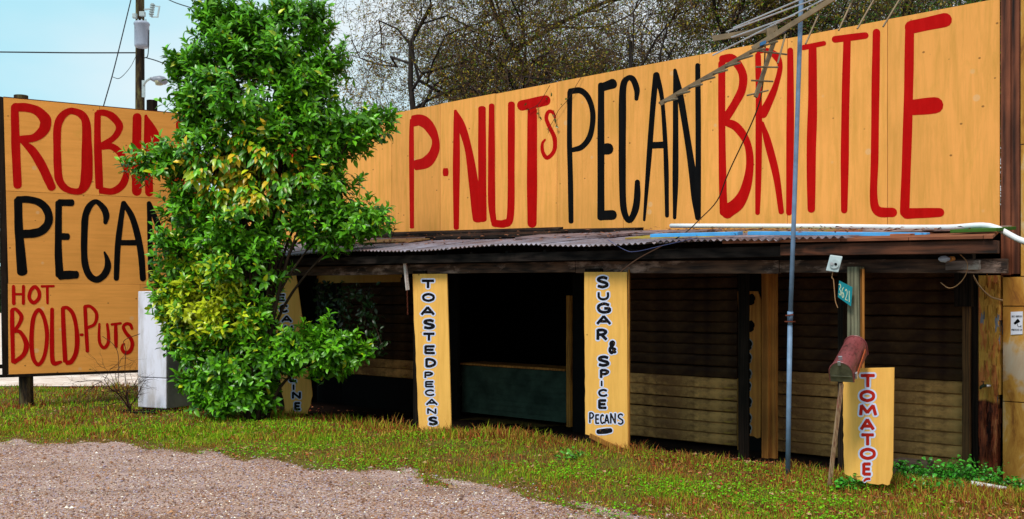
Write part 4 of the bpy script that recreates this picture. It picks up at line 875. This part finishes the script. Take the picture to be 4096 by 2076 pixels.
for (a, b, c, d) in ((3597, 0, 3532, 107), (3494, 0, 3429, 115), (3406, 0, 3354, 122), (3276, 54, 3222, 176), (3142, 138, 3111, 253)): rod('element', P(a+18*(b == 0), b-30*(b == 0), YA-.1), P(c, d, YA-.2), .009, M['antb'])
for (a, b, c, d) in ((2932, 112, 3230, -14), (2905, 128, 3270, -8), (2850, 222, 3330, -20), (2925, 150, 3180, 60)): rod('element', P(a, b, YA+.1), P(c, d, YA-.1), .0075, M['alu'])
for (u, v) in ((3130, 128), (3270, 38), (3050, 175)):
    m = MB(); m.frame(P(u, v, YA-.05)-Vector((.02, .01, .02)), (.05, 0, .02), (0, .04, 0), up*.03); m.build('insulator', plain('blue_insulator', (.03, .14, .32), .5), ant)
wire('antenna_cable', [P(3062, 160, YA), P(3052, 330, YA), P(3022, 456, YA+.15), P(2914, 691, 9.9), P(2870, 800, 10.2), P(2800, 876, 10.4), P(2725, 942, 10.6), P(2560, 1030, 10.3), P(2480, 1088, 10.25)], .0065, M['cable'], 'dark antenna cable hanging from the broken antenna across the B of BRITTLE', 'cable')
wire('eave_wire', [W(2430, 958, 8.8), W(2500, 1000, 8.78), W(2545, 1006, 8.78), W(2640, 985, 8.79), W(2790, 950, 8.8)], .004, plain('blue_wire', (.05, .06, .16), .6), 'slack thin blue wire looping along the tin eave above the sugar board', 'wire')

# ------------------------------------------------------------------ mailbox
ax = Vector((.24, .36, .20)).normalized(); c0 = P(3365, 1500, 8.42)
rt = ax.cross(up).normalized(); upm = rt.cross(ax).normalized()
mbx = thing('mailbox', P(3365, 1540, 8.45), 'rusty red tunnel mailbox tilted nose down with a dull metal door', 'mailbox')
w, hh, L_ = .095, .115, .50
def arch(t, k=1.0, drop=0):
    ps = [(-w*k, -hh*.55), (-w*k, .02)]+[(-w*k*math.cos(math.pi*j/10), .02+hh*.85*k*math.sin(math.pi*j/10)) for j in range(1, 10)]+[(w*k, .02), (w*k, -hh*.55)]
    return [c0+ax*t+rt*x+upm*y for x, y in ps]
r0 = arch(0); r1 = arch(L_); k = len(r0); m = MB(); m.add(r0+r1, [(i, i+1, k+i+1, k+i) for i in range(k-1)]+[(k-1, 0, k, 2*k-1), tuple(range(k, 2*k))]); o = m.build('body', M['mail'], mbx, smooth=False)
m = MB(); r0 = arch(-.004, .99); r1 = arch(.0, .99); m.add(r0+r1, [(i, i+1, k+i+1, k+i) for i in range(k-1)]+[tuple(range(k))[::-1], tuple(range(k, 2*k))]); m.build('door', M['maildoor'], mbx)
for t in (0.0, L_):
    m = MB(); m.tube([p for p in arch(t, 1.03)[0:]], .006, 5); m.build('rim', M['mail'], mbx)
m = MB(); m.frame(c0+ax*-.012-rt*w*.92-upm*hh*.1, rt*w*1.84, ax*.008, upm*.004); m.build('door_crease', M['maildoor'], mbx)
m = MB(); m.frame(c0+ax*-.02-rt*.012+upm*(.02+hh*.70), rt*.024, ax*.012, upm*.035); m.frame(c0+ax*.04-rt*.018+upm*(.02+hh*.85), rt*.03, ax*.012, upm*.035); m.build('latch', M['alu'], mbx)
m = MB(); m.bar(c0+ax*.08+rt*(w+.015)-upm*.035, c0+ax*.40+rt*(w+.015)+upm*.03, .006, .028, up=upm); m.build('flag', M['flag'], mbx)
m = MB(); m.frame(c0+ax*.05+rt*(w+.004)-upm*.06, ax*.035, rt*.014, upm*.05); m.build('flag_bracket', M['alu'], mbx)
m = MB(); m.bar(c0+ax*.12-upm*(hh*.55+.03), c0+ax*.62-upm*(hh*.55+.03), .10, .03); m.bar(c0+ax*.5-upm*(hh*.55+.05), P(3415, 1500, 9.2), .05, .05); m.build('mounting_board', M['trimb'], mbx)
sp0 = P(3366, 1536, 8.5); sp1 = P(3315, 1893, 9.0); sp1.z = gz(sp1.x, sp1.y)-.03
m = MB(); m.bar(sp0, sp1, .030, .03, up=(0, 1, 0)); o = m.build('wooden_stake', wood('stake_wood', (.72, .46, .28), (.34, .14, .09), 'z', paint=((.45, .10, .08), .40, .48)), origin=sp1); tag(o, 'thin peeling wooden stake propped under the mailbox', 'stake')
# number plate on the post
pts = [(240, 320), (360, 380), (347, 553), (228, 468)]; tfp = (3250, 980, .444); NN = 8.93
e = thing('number_plate', W(3380, 1200, NN), 'crooked teal house number plate reading 3621 nailed to the post', 'number plate')
m = MB(); m.prism([W(tfp[0]+x*tfp[2], tfp[1]+y*tfp[2], NN) for x, y in pts], MBv*.004); m.build('plate', M['tealp'], e)
for ch, x, y in (('3', 247, 402), ('6', 274, 427), ('2', 305, 448), ('1', 331, 463)): letter('digit', glyph(ch, x, y, 26, 104, 6, .5), tfp, proj_n(NN), M['cream'], e, .002, 0, 1)
# grey outlet box with lens
cx = P(3337, 1054, 8.75); e = thing('junction_box', cx, 'pale grey junction box with round socket hanging from the beam above the number plate', 'junction box')
bx = Vector((.9, -.35, -.15)).normalized()*.105; by = Vector((.3, .9, .1)).normalized()*.07; bz = Vector((.25, -.05, .97)).normalized()*.14
m = MB(); m.frame(cx-bx/2-bz/2-by/2, bx, by, bz); m.build('box', M['greybox'], e, bevel=.006)
nf = -by.normalized(); m = MB(); m.tube([cx-by*.5+bx*.0, cx-by*.5+nf*.02], .040, 16); m.build('socket_ring', M['greybox'], e, smooth=False)
m = MB(); m.tube([cx-by*.5+nf*.021+bx*.12, cx-by*.5+nf*.024+bx*.12], .012, 12); m.build('socket_hole', M['black'], e)
m = MB(); m.tube([cx-by*.5+nf*.021-bx*.2, cx-by*.5+nf*.03-bx*.2], .014, 12); m.build('lens', M['alu'], e)
wire('loose_cable', [P(3331, 1088, 8.76), P(3328, 1110, 8.76), P(3334, 1120, 8.76), P(3338, 1165, 8.76), P(3342, 1205, 8.76), P(3351, 1231, 8.76)], .004, M['pcable'], 'brown cord dangling below the grey junction box', 'cord')
wire('loose_cable', [W(3835, 1012, 9.08), W(3868, 1050, 9.07), W(3862, 1100, 9.07), W(3830, 1140, 9.08), W(3795, 1152, 9.1), W(3762, 1130, 9.12)], .004, M['pcable'], 'thin cord drooping in a loop under the right end of the lean-to', 'cord')
wire('hose', [W(3886, 1090, NF-.14), W(3915, 1140, NF-.12), W(3960, 1185, NF-.10), W(4011, 1202, NF-.04)], .009, plain('tan_hose', (.45, .27, .13), .6), 'tan cable curving across the peeling pillar into the wall', 'cable')
# bare bulb holder
cx = W(3776, 1036, 9.06); e = thing('bulb_socket', cx, 'clear bulb in a socket under the eave at the right end', 'light bulb')
m = MB(); m.tube([cx+Vector((-.05, 0, 0)), cx+Vector((-.03, 0, 0)), cx+Vector((.01, 0, 0)), cx+Vector((.03, 0, 0)), cx+Vector((.05, 0, 0))], [.008, .026, .032, .02, .016], 12); m.build('bulb', plain('dusty_glass', (.40, .44, .55), .15), e, smooth=True)
m = MB(); m.tube([cx+Vector((.052, 0, 0)), cx+Vector((.09, .02, 0))], .024, 10); m.build('holder', M['trimb'], e)
# white hook board with chain, left of the TOASTED board
a = W(1619, 1045, 9.02); b_ = W(1631, 1160, 9.02); m = MB(); m.bar(a, b_, .012, .065, up=DB); o = m.build('painted_batten', plain('white_slat', (.62, .52, .48), .6), origin=a); tag(o, 'short white painted slat hanging beside the TOASTED PECANS board', 'slat')
ch = thing('chain', W(1627, 1060, 8.99), 'rusty chain hanging down in front of the short white slat', 'chain'); m = MB(); 
for i in range(17):
    p0 = W(1626+i*.3, 1062+i*12, 8.985); rr = []
    for j in range(9):
        a_ = 2*math.pi*j/8; d = (DB if i % 2 else MBv); rr.append(p0+d*math.cos(a_)*.008+up*math.sin(a_)*.019)
    mm = MB(); mm.tube(rr, .0028, 4); mm.build('link', M['rust'], ch)
# spigot
cx = W(3943, 1545, NF-.1); e = thing('water_spigot', cx, 'brass water tap on a white pipe stub sticking out of the peeling pillar', 'tap')
m = MB(); m.tube([W(3962, 1543, NF-.02), W(3942, 1543, NF-.16)], .013, 10); m.build('pipe_stub', M['white'], e, smooth=True)
m = MB(); m.tube([W(3942, 1543, NF-.16), W(3932, 1543, NF-.20), W(3924, 1548, NF-.22), W(3921, 1556, NF-.22)], [.016, .018, .014, .012], 8); m.tube([W(3934, 1541, NF-.19), W(3932, 1526, NF-.19)], .006, 6); m.build('tap_body', plain('dark_brass', (.03, .045, .025), .5, .4), e, smooth=True)
m = MB(); m.bar(W(3925, 1525, NF-.19), W(3937, 1527, NF-.19), .02, .008); m.build('handle', M['rust'], e)
# notice on the wall
NW = NF-.012; e = thing('security_notice', W(4066, 1290, NW), 'small white notice reading THIS PROPERTY PROTECTED BY with a camera symbol', 'notice'); tz_ = (3700, 900, .4594)
m = MB(); m.prism([W(3700+x*.4594, 900+y*.4594, NW) for x, y in ((747, 757), (852, 752), (849, 950), (747, 955))], MBv*.002); m.build('sheet', plain('notice_paper', (.62, .64, .74), .6, var=.05), e)
def textline(s, x0, x1, y, h, th):
    n = len(s); dx = (x1-x0)/n
    for i, ch_ in enumerate(s):
        if ch_ != ' ': letter('letter', glyph(ch_, x0+dx*(i+.5), y, dx*.8, h, th), tz_, proj_n(NW), M['black'], e, .001, 0, .2)
textline('THIS PROPERTY', 752, 846, 796, 19, 3.4); textline('PROTECTED BY', 752, 846, 913, 19, 3.4)
letter('camera_symbol', [[(778, 860, 20), (818, 828, 34)], [(804, 860, 5), (812, 884, 5), (834, 884, 5)], [(836, 872, 5), (836, 892, 5)]], tz_, proj_n(NW), M['black'], e, .001, 0, .1)
# cinder block and pipe piece
c = W(3660, 1905, 10.2); cb = thing('cinder_block', c, 'mossy concrete block with open cores behind the TOMATOES board', 'concrete block'); g0 = -.12
Lb, Db, Hb = DB*.34, MBv*.19, up*.19; o0 = Vector((c.x, c.y, -.13))-DB*.22
m = MB(); m.frame(o0, Lb, Db, up*.03); m.frame(o0+up*.16, Lb, Db, up*.03)
for t in (0, .46, .91): m.frame(o0+Lb*t+up*.03, Lb*.09, Db, up*.13)
m.build('block', M['stone'], cb, bevel=.004)
p0 = G0 = P(3885, 1950, 9.0); p0.z = gz(p0.x, p0.y)+.05; p1 = P(4025, 1966, 8.86); p1.z = gz(p1.x, p1.y)+.03
m = MB(); m.tube([p0, p1], .021, 12, caps=False); o = m.build('pipe_offcut', M['white'], origin=p0, smooth=True); md = o.modifiers.new('solid', 'SOLIDIFY'); md.thickness = .004; tag(o, 'short white plastic pipe piece lying in the weeds at the right', 'pipe')

# ------------------------------------------------------------------ leafy plants
def leaf_arrays(pos, dirv, nrm, length, width, col):
    """vectorised folded leaves: 8 vertices, 6 quads/tris as tris"""
    n = len(pos); dirv = dirv/np.linalg.norm(dirv, axis=1, keepdims=True)
    side_ = np.cross(dirv, nrm); side_ /= np.maximum(np.linalg.norm(side_, axis=1, keepdims=True), 1e-6); nr = np.cross(side_, dirv)
    L = length[:, None]; Wd = width[:, None]; V = np.empty((n, 8, 3)); cv = .12
    V[:, 0] = pos
    for k, (t, w, d) in enumerate(((.32, .85, .03), (.66, .8, -.01))):
        c = pos+dirv*L*t+nr*L*(d)
        V[:, 1+3*k] = c-side_*Wd*w*.5+nr*Wd*.16; V[:, 2+3*k] = c; V[:, 3+3*k] = c+side_*Wd*w*.5+nr*Wd*.16
    V[:, 7] = pos+dirv*L-nr*L*cv
    t = np.array([[0, 2, 1], [0, 3, 2], [1, 2, 5], [1, 5, 4], [2, 3, 6], [2, 6, 5], [4, 5, 7], [5, 6, 7]])
    T = (np.arange(n)[:, None, None]*8+t[None]).reshape(-1, 3)
    return V.reshape(-1, 3), T, np.repeat(col, 8, 0)
YT = 14.1; kD = 1.5901
ELL = [(560, 85, 55, 80), (690, 115, 115, 92), (790, 55, 34, 50), (532, 22, 16, 42), (615, 45, 45, 50), (722, 12, 24, 30), (832, 150, 22, 26), (452, 150, 22, 18), (518, 190, 70, 66), (640, 220, 185, 125), (490, 290, 55, 70), (765, 255, 85, 115),
 (405, 398, 82, 44), (560, 390, 130, 85), (720, 400, 120, 110), (905, 305, 80, 32), (850, 345, 80, 50), (480, 520, 62, 45), (570, 600, 95, 50), (640, 540, 145, 85), (900, 545, 80, 42), (820, 560, 90, 60), (820, 470, 60, 50),
 (460, 640, 62, 60), (610, 655, 112, 80), (430, 745, 56, 46), (500, 780, 120, 62), (595, 790, 92, 80), (470, 850, 62, 45), (850, 880, 92, 50), (785, 862, 85, 46), (690, 885, 95, 42), (585, 920, 100, 95), (600, 1000, 92, 42), (530, 960, 60, 50)]
tb = P(640*kD, 1650, YT); tb.z = 0
tree = thing('leafy_tree', tb, 'tall bushy evergreen tree with glossy green and yellowing leaves between sign and stand', 'tree')
sk = MB(); stems = []
for (cx_, cy_, rx, ry) in ELL:
    t_ = P(cx_*kD, cy_*kD, YT+random.uniform(-.2, .3)); mid = Vector((tb.x+(t_.x-tb.x)*.3+random.uniform(-.1, .1), YT+random.uniform(-.15, .2), t_.z*.55))
    q = [Vector(x) for x in cr_interp([tuple(tb+Vector((random.uniform(-.12, .12), random.uniform(-.1, .1), -.1))), tuple(mid), tuple(t_)], k=6)]; stems.append(q)
    sk.tube(q, list(np.linspace(.035, .008, len(q))), 6)
sk.build('trunk', M['trunkc'], tree, smooth=True)
cl = []
for (cx_, cy_, rx, ry) in ELL:
    C_ = np.array(P(cx_*kD, cy_*kD, YT)); sx = rx*1.08*kD*YT/F; sz = ry*1.08*kD*YT/F; sy = min(max((sx+sz)*.45, .28), .75)
    nC = int(262*(sx*sz*3.14)**.85)+18; d = rng.normal(size=(nC, 3)); d /= np.linalg.norm(d, axis=1, keepdims=True); r = (.45+.55*rng.random((nC, 1))**.6)
    r *= 1+.12*rng.normal(size=(nC, 1)); p = C_+d*r*np.array([sx, sy, sz])
    K = max(3, nC//11); sub = rng.integers(0, nC, K); h = rng.random(nC) < .74; near = sub[rng.integers(0, K, nC)]
    p = np.where(h[:, None], p[near]+rng.normal(size=(nC, 3))*.075, p); d = np.where(h[:, None], d[near]+rng.normal(size=d.shape)*.25, d); d /= np.linalg.norm(d, axis=1, keepdims=True)
    cl.append(np.concatenate([p, d], 1))
    for _ in range(5):
        e = rng.normal(size=3)*np.array([1, .5, 1]); e /= np.linalg.norm(e); Ls = rng.uniform(.08, .26); ks = 3
        q0 = C_+e*np.array([sx, sy, sz])*.93
        cl.append(np.concatenate([np.array([q0+(e*.8+np.array([0, 0, .25]))*Ls*(i+1)/ks for i in range(ks)]), np.repeat((e*.8+np.array([0, 0, .5]))[None], ks, 0)], 1))
cl = np.concatenate(cl); k = cl[:, 2] > .12; cl = cl[k]
tw = MB(); pos = []; dr = []; nm = []; ln = []; wd = []; co = []
cen = np.array([tb.x, YT, 0])
for c in cl:
    p = c[:3]; out = c[3:]*.8+np.array([0, -.25, .45])+rng.normal(size=3)*.3; out /= np.linalg.norm(out)
    nlf = rng.integers(6, 10); base = p-out*.16
    D_u, D_v = (CU+F*p[0]/p[1])/kD, (HV-F*(p[2]-EYE)/p[1])/kD
    yel = math.exp(-((D_u-600)/120)**2-((D_v-430)/75)**2)*.9+.10*math.exp(-((D_u-740)/60)**2-((D_v-420)/60)**2)
    lime = 1.1*math.exp(-((D_u-510)/135)**2-((D_v-770)/100)**2)+.25*math.exp(-((D_u-470)/70)**2-((D_v-640)/60)**2)+.12
    droop = yel > .2
    if random.random() < .5: tw.tube([Vector(base-out*.12), Vector(p+out*.04)], [.005, .0025], 3, caps=False)
    for j in range(nlf):
        a = j*2.4+rng.random()*.5; t = j/nlf; e1 = np.cross(out, [.3, .5, .8]); e1 /= np.linalg.norm(e1); e2 = np.cross(out, e1)
        rad = e1*math.cos(a)+e2*math.sin(a); dd = rad*(1-.45*t)+out*(.25+.75*t)+np.array([0, 0, -.18 if not droop else -1.1]); dd /= np.linalg.norm(dd)
        nn_ = out+np.array([0, -.2, .5])-dd*0.2; pos.append(base+out*.18*t); dr.append(dd); nm.append(nn_); s_ = rng.uniform(.095, .178)*(1-.25*t)*(1.2 if yel > .3 else 1); ln.append(s_); wd.append(s_*rng.uniform(.40, .52))
        r_ = rng.random(); g = np.array([.068, .245, .007])*(.5+.9*rng.random())
        if t > .6: g = g*1.45+np.array([.04, .07, 0])  # inner leaves deeper green as painted shade, tip leaves brightened for contrast
        if r_ < yel*.8: g = np.array([.78, .52, .02])*(.45+.8*rng.random()) if rng.random() < .6 else np.array([.22, .26, .012])*(.6+.8*rng.random())
        elif r_ < yel*.8+lime*.85: g = np.array([.50, .58, .016])*(.6+.7*rng.random()) if rng.random() < .75*lime+.08 else np.array([.14, .36, .012])
        co.append(g)
tw.build('twigs', M['trunkc'], tree)['kind'] = 'stuff'
pos, dr, nm, ln, wd, co = map(np.array, (pos, dr, nm, ln, wd, co))
# nearest, biggest leaves: single objects
order = np.argsort(pos[:, 1]-ln*6); single = order[:300]; rest = order[300:]
V, T, c = leaf_arrays(pos[rest], dr[rest], nm[rest], ln[rest], wd[rest], co[rest])
npmesh('leaves', V, T, M['leaf'], tree, col=c, smooth=True)['kind'] = 'stuff'
proto = {}
for key, cc in (('g', [.085, .32, .012]), ('l', [.34, .48, .014]), ('y', [.62, .42, .016])):
    V, T, c = leaf_arrays(np.zeros((1, 3)), np.array([[1., 0, 0]]), np.array([[0, 0, 1.]]), np.ones(1), np.full(1, .46), np.array([cc])); o = npmesh('leaf', V, T, M['leaf'], col=c, smooth=True)
    proto[key] = o.data; bpy.data.objects.remove(o)
Lb_ = base_of(tree)
for i in single:
    cc = co[i]; key = 'y' if cc[0] > cc[1]*.95 else ('l' if cc[0] > .13 else 'g'); d = Vector(dr[i]).normalized(); sd_ = d.cross(Vector(nm[i])).normalized(); nr = sd_.cross(d)
    o = bpy.data.objects.new('leaf', proto[key]); COL.objects.link(o); o.parent = tree
    Mx = Matrix((d, -sd_, nr)).transposed().to_4x4(); Mx = Matrix.Translation(Vector(pos[i])-Lb_) @ Mx @ Matrix.Scale(float(ln[i]), 4); o.matrix_local = Mx
print('tree leaves', len(pos))

# ------------------------------------------------------------------ oaks behind the stand
def oak(base, height, spread, seed, label, lean=(0, 0), dens=1.0, pal=0):
    rr = random.Random(seed); th = thing('oak_tree', base, label, 'tree', 'bare twiggy oaks behind the stand')
    big = MB(); fine = MB(); tips = []
    def grow(p, d, L, r, lev):
        nseg = 5 if lev < 3 else 3; pts = [p]; rad = [r]; dd = d.copy(); q = p
        for i in range(nseg):
            w = .20 if lev < 2 else .34; dd = (dd+Vector((rr.gauss(0, w), rr.gauss(0, w), rr.gauss(0, w)+(-.10 if lev >= 3 else .03)))).normalized(); q = q+dd*L/nseg
            if q.dot(MBv) < 15.0: q = q+MBv*(15.0-q.dot(MBv)); dd = (dd+MBv*.8).normalized()
            pts.append(q); rad.append(r*(1-.62*(i+1)/nseg))
        (big if lev < 3 else fine).tube(pts, rad, 7 if lev < 2 else (5 if lev < 3 else 3), caps=False)
        if lev >= 4: tips.append((pts[-1], dd)); tips.append((pts[1], dd))
        if lev == 5: return
        nch = [6, 7, 7, 6, 5][lev]; nch = max(2, int(nch*dens+rr.random()*.8))
        for i in range(nch):
            t = .35+.65*(i+rr.random())/nch; f = t*nseg; k = min(int(f), nseg-1); pp = pts[k].lerp(pts[k+1], f-k)
            ax_ = Vector((rr.gauss(0, 1), rr.gauss(0, 1), rr.gauss(0, .55)+(.25 if lev < 2 else 0))).normalized(); nd = (dd*(.75 if lev else .45)+ax_*(.95)).normalized()
            grow(pp, nd, L*rr.uniform(.5, .72)*(spread if lev == 0 else 1), max(rad[min(k+1, nseg)]*.62, .0055), lev+1)
    grow(Vector(base)-up*.2, Vector((lean[0], lean[1], 1)).normalized(), height*.55, height*.026, 0)
    big.build('trunk', M['bark'], th, smooth=True); fine.build('twigs', M['otwig'], th)['kind'] = 'stuff'
    tips = [t for t in tips if t[0].dot(MBv) > 14.9]
    n = len(tips); per = 5 if pal == 0 else 5; P_ = np.repeat(np.array([t[0][:] for t in tips]), per, 0); D_ = np.repeat(np.array([t[1][:] for t in tips]), per, 0)
    g = np.random.default_rng(seed); P_ = P_+g.normal(size=P_.shape)*.05; D_ = D_+g.normal(size=D_.shape)*.9; N_ = g.normal(size=P_.shape)+np.array([0, 0, 1])
    s_ = g.uniform(.03, .075, len(P_)); D_ /= np.linalg.norm(D_, axis=1, keepdims=True); sd = np.cross(D_, N_); sd /= np.linalg.norm(sd, axis=1, keepdims=True)
    V = np.stack([P_, P_+D_*s_[:, None]*.5+sd*s_[:, None]*.24, P_+D_*s_[:, None], P_+D_*s_[:, None]*.5-sd*s_[:, None]*.24], 1).reshape(-1, 3)
    pl_ = np.array([[.24, .22, .02], [.34, .25, .03], [.13, .20, .02], [.38, .23, .04], [.22, .11, .04]] if pal == 0 else [[.08, .18, .03], [.12, .22, .04], [.24, .23, .03], [.05, .12, .03], [.26, .17, .03]])
    c = pl_[g.integers(0, 5, len(P_))]*(.5+.9*g.random((len(P_), 1)))
    npmesh('foliage', V, np.arange(len(V)).reshape(-1, 4), M['oakleaf'], th, col=np.repeat(c, 4, 0))['kind'] = 'stuff'
    return len(tips)
print(oak((.5, 23.5, 0), 12.5, 1.1, 11, 'leftmost bare oak, its twigs thinning into the sky beside the leafy tree'),
      oak((2.2, 22.6, 0), 12, 1.2, 91, 'slender oak between the leftmost oak and the dark limbed one'),
      oak((3.4, 20, 0), 10.5, 1.0, 23, 'dark limbed oak rising behind the black word PECAN', (-.1, 0)),
      oak((5.3, 18.5, 0), 11, .95, 31, 'oak with forked dark trunk behind the letters BR of BRITTLE', (.05, 0), 1.0, 1),
      oak((8.2, 19.0, 0), 11, 1.0, 47, 'rightmost greener oak above the final letters of BRITTLE', (0, 0), 1.0, 1))
# far wood beyond the gravel road (reads as one mass)
n = 26000; x = rng.uniform(-90, 60, n); y = 124+rng.random(n)*10; z = rng.random(n)**1.3*(9+3*np.sin(x*.25)+2*np.sin(x*.9)); V = np.empty((n, 4, 3)); s_ = rng.uniform(.4, 1.0, n)
a = rng.normal(size=(n, 3)); b = rng.normal(size=(n, 3)); p = np.stack([x, y, z], 1)
for j, (i0, i1) in enumerate(((1, 0), (0, 1), (-1, 0), (0, -1))): V[:, j] = p+a*i0*s_[:, None]*.6+b*i1*s_[:, None]*.5
o = npmesh('distant_wood', V.reshape(-1, 3), np.arange(4*n).reshape(-1, 4), M['oakleaf'], col=np.repeat(np.array([.04, .08, .02])*(.5+rng.random((n, 1))), 4, 0)); tag(o, 'distant line of trees beyond the pale gravel road', 'trees', kind='stuff')

# ------------------------------------------------------------------ weeds, vines and a bare shrub
def weed(name, base, n, hgt, spread, leafs, label, cat, group, col=(.05, .30, .02), per=9, seed=0):
    g = np.random.default_rng(seed+3); th = thing(name, base, label, cat, group); st = MB(); ps = []; ds = []
    for i in range(n):
        a = g.random()*6.28; r = spread*g.random()**.5; b0_ = Vector((base[0]+r*math.cos(a)*1.0, base[1]+r*math.sin(a)*.6, base[2]-.02)); h = hgt*(.4+.7*g.random()); tp = b0_+Vector((g.normal()*.05, g.normal()*.05, h)); st.tube([b0_, b0_.lerp(tp, .5)+Vector((g.normal()*.02, 0, 0)), tp], [.003, .0025, .0015], 3, caps=False)
        for j in range(per): t = .15+.85*g.random(); ps.append(np.array(b0_.lerp(tp, t))+g.normal(size=3)*.02); dv = g.normal(size=3); dv[2] = abs(dv[2])*.4; ds.append(dv)
    st.build('stem', plain('weed_stem', (.05, .12, .02), .8), th)
    ps = np.array(ps); ds = np.array(ds); k = len(ps); N_ = g.normal(size=(k, 3))*.5+np.array([0, -.3, 1]); s_ = g.uniform(.6, 1.4, k)*leafs
    V, T, c = leaf_arrays(ps, ds, N_, s_, s_*.75, np.array(col)*(.5+.9*g.random((k, 1)))); npmesh('foliage', V, T, M['leaf'], th, col=c)['kind'] = 'stuff'
for i, (u, v, n_, h, s_, lab) in enumerate([(3760, 1885, 60, .26, .28, 'leafy green weed clump between the cinder block and the corner posts'), (3900, 1900, 70, .30, .26, 'tall green weed clump at the foot of the peeling pillar'), (4040, 1925, 50, .2, .25, 'low weed clump against the stained wall at the right edge'),
        (3640, 1925, 25, .2, .15, 'small weed growing before the cinder block'), (3410, 1935, 30, .14, .14, 'clover like weed at the foot of the TOMATOES board'), (3720, 1960, 40, .08, .3, 'flat green weed patch in front of the white pipe piece')]):
    Yw = 9.35 if v < 1930 else 8.9; b = P(u, v, Yw); b.z = gz(b.x, b.y); weed('weed', b, n_, h, s_, .038, lab, 'weed', 'weeds at the right end of the stand', seed=i)
b = P(2285, 1830, 10.6); b.z = gz(b.x, b.y); weed('weed', b, 10, .13, .1, .05, 'broad leaved seedling in the grass before the sugar board', 'weed', None, (.10, .34, .03), 5, 20)
def bare(name, base, label, n, L, seed, cat='shrub', dirs=(0, 0, 1)):
    rr = random.Random(seed); m = MB()
    def g(p, d, L, r, lev):
        pts = [p]; q = p
        for i in range(4): d = (d+Vector((rr.gauss(0, .28), rr.gauss(0, .22), rr.gauss(0, .22)-.03))).normalized(); q = q+d*L/4; pts.append(q)
        m.tube(pts, list(np.linspace(r, r*.4, 5)), 4, caps=False)
        if lev < 3:
            for i in range(4): g(pts[rr.randint(1, 4)], (d+Vector((rr.gauss(0, .7), rr.gauss(0, .5), rr.gauss(0, .5)))).normalized(), L*.62, r*.5, lev+1)
    for i in range(n): g(Vector(base), (Vector(dirs)+Vector((rr.gauss(0, .5), rr.gauss(0, .4), 0))).normalized(), L*rr.uniform(.6, 1.1), .012, 0)
    o = m.build(name, M['twig'], origin=base); tag(o, label, cat); return o
b = P(520, 1640, 15.25); b.z = 0; bare('bare_shrub', b, 'leafless dark shrub tangled below the sign beside the refrigerator', 5, .75, 5, dirs=(-.35, 0, 1))
wire('bare_twig', [P(510, 1600, 15.2), P(476, 1560, 15.1), P(474, 1430, 15.1), P(455, 1380, 15.1), P(410, 1345, 15.1)], .005, M['twig'], 'thin bare stem rising across the word BOLD-PUTS', 'stem', seg=4)  # single bare twig beside the shrub, drawn as a thin tube
wire('bare_twig', [P(515, 1600, 15.2), P(500, 1500, 15.1), P(503, 1400, 15.1), P(497, 1362, 15.1), P(560, 1335, 15.1)], .005, M['twig'], 'thin bare stem rising over the final S of the roadside sign', 'stem', seg=4)
v_ = thing('vine', W(2210, 400, NF-.03), 'thin leafless vine crossing the top of the fascia between P-NUTS and PECAN', 'vine')
m = MB()
for pts in ([(2330, 300), (2300, 350), (2270, 400), (2235, 440), (2215, 480), (2190, 520)], [(2200, 340), (2180, 375), (2150, 420), (2110, 440)], [(2150, 420), (2155, 460)], [(2215, 440), (2225, 500), (2230, 510)]):
    q = [Vector(x) for x in cr_interp([tuple(W(u, v, NF-.035-.02*(i % 2))) for i, (u, v) in enumerate(pts)], k=4)]; m.tube(q, .004, 4)
m.build('stem', M['twig'], v_)
ps = np.array([W(u+random.uniform(-8, 8), v+random.uniform(-8, 8), NF-.05)[:] for (u, v) in ((2110, 415), (2120, 440), (2200, 380), (2180, 390), (2250, 410), (2262, 395), (2150, 462), (2155, 470), (2225, 500), (2215, 465), (2205, 460), (2185, 515))]); k = len(ps)
V, T, c = leaf_arrays(ps, rng.normal(size=(k, 3)), rng.normal(size=(k, 3))+np.array([0, -1.5, .3]), np.full(k, .07), np.full(k, .035), np.tile(np.array([[.12, .14, .03]]), (k, 1))); npmesh('foliage', V, T, M['leaf'], v_, col=c)['kind'] = 'stuff'
# dark creeper in front of the left bay
v_ = thing('creeper', W(1330, 1500, 9.5), 'dark leafy creeper hanging in the shaded left bay behind the tree', 'creeper')
m = MB(); ps = []
for i in range(9):
    u0 = 1260+i*28; a_ = W(u0, 1125+random.uniform(0, 40), 9.5); b_ = W(u0+random.uniform(-30, 90), 1200+random.uniform(100, 260), 9.4); md_ = a_.lerp(b_, .5)+DB*random.uniform(-.15, .15)
    q = [Vector(x) for x in cr_interp([tuple(a_), tuple(md_), tuple(b_)], k=6)]; m.tube(q, .005, 3)
    for z_ in q:
        for j in range(4): ps.append(np.array(z_)+rng.normal(size=3)*.05)
m.build('stem', M['twig'], v_); ps = np.array(ps); k = len(ps); s_ = rng.uniform(.07, .12, k)
V, T, c = leaf_arrays(ps, rng.normal(size=(k, 3))-np.array([0, 0, .6]), rng.normal(size=(k, 3))+np.array([0, -1, .3]), s_, s_*.5, np.array([.02, .05, .012])*(.5+rng.random((k, 1)))); npmesh('foliage', V, T, M['leaf'], v_, col=c)['kind'] = 'stuff'
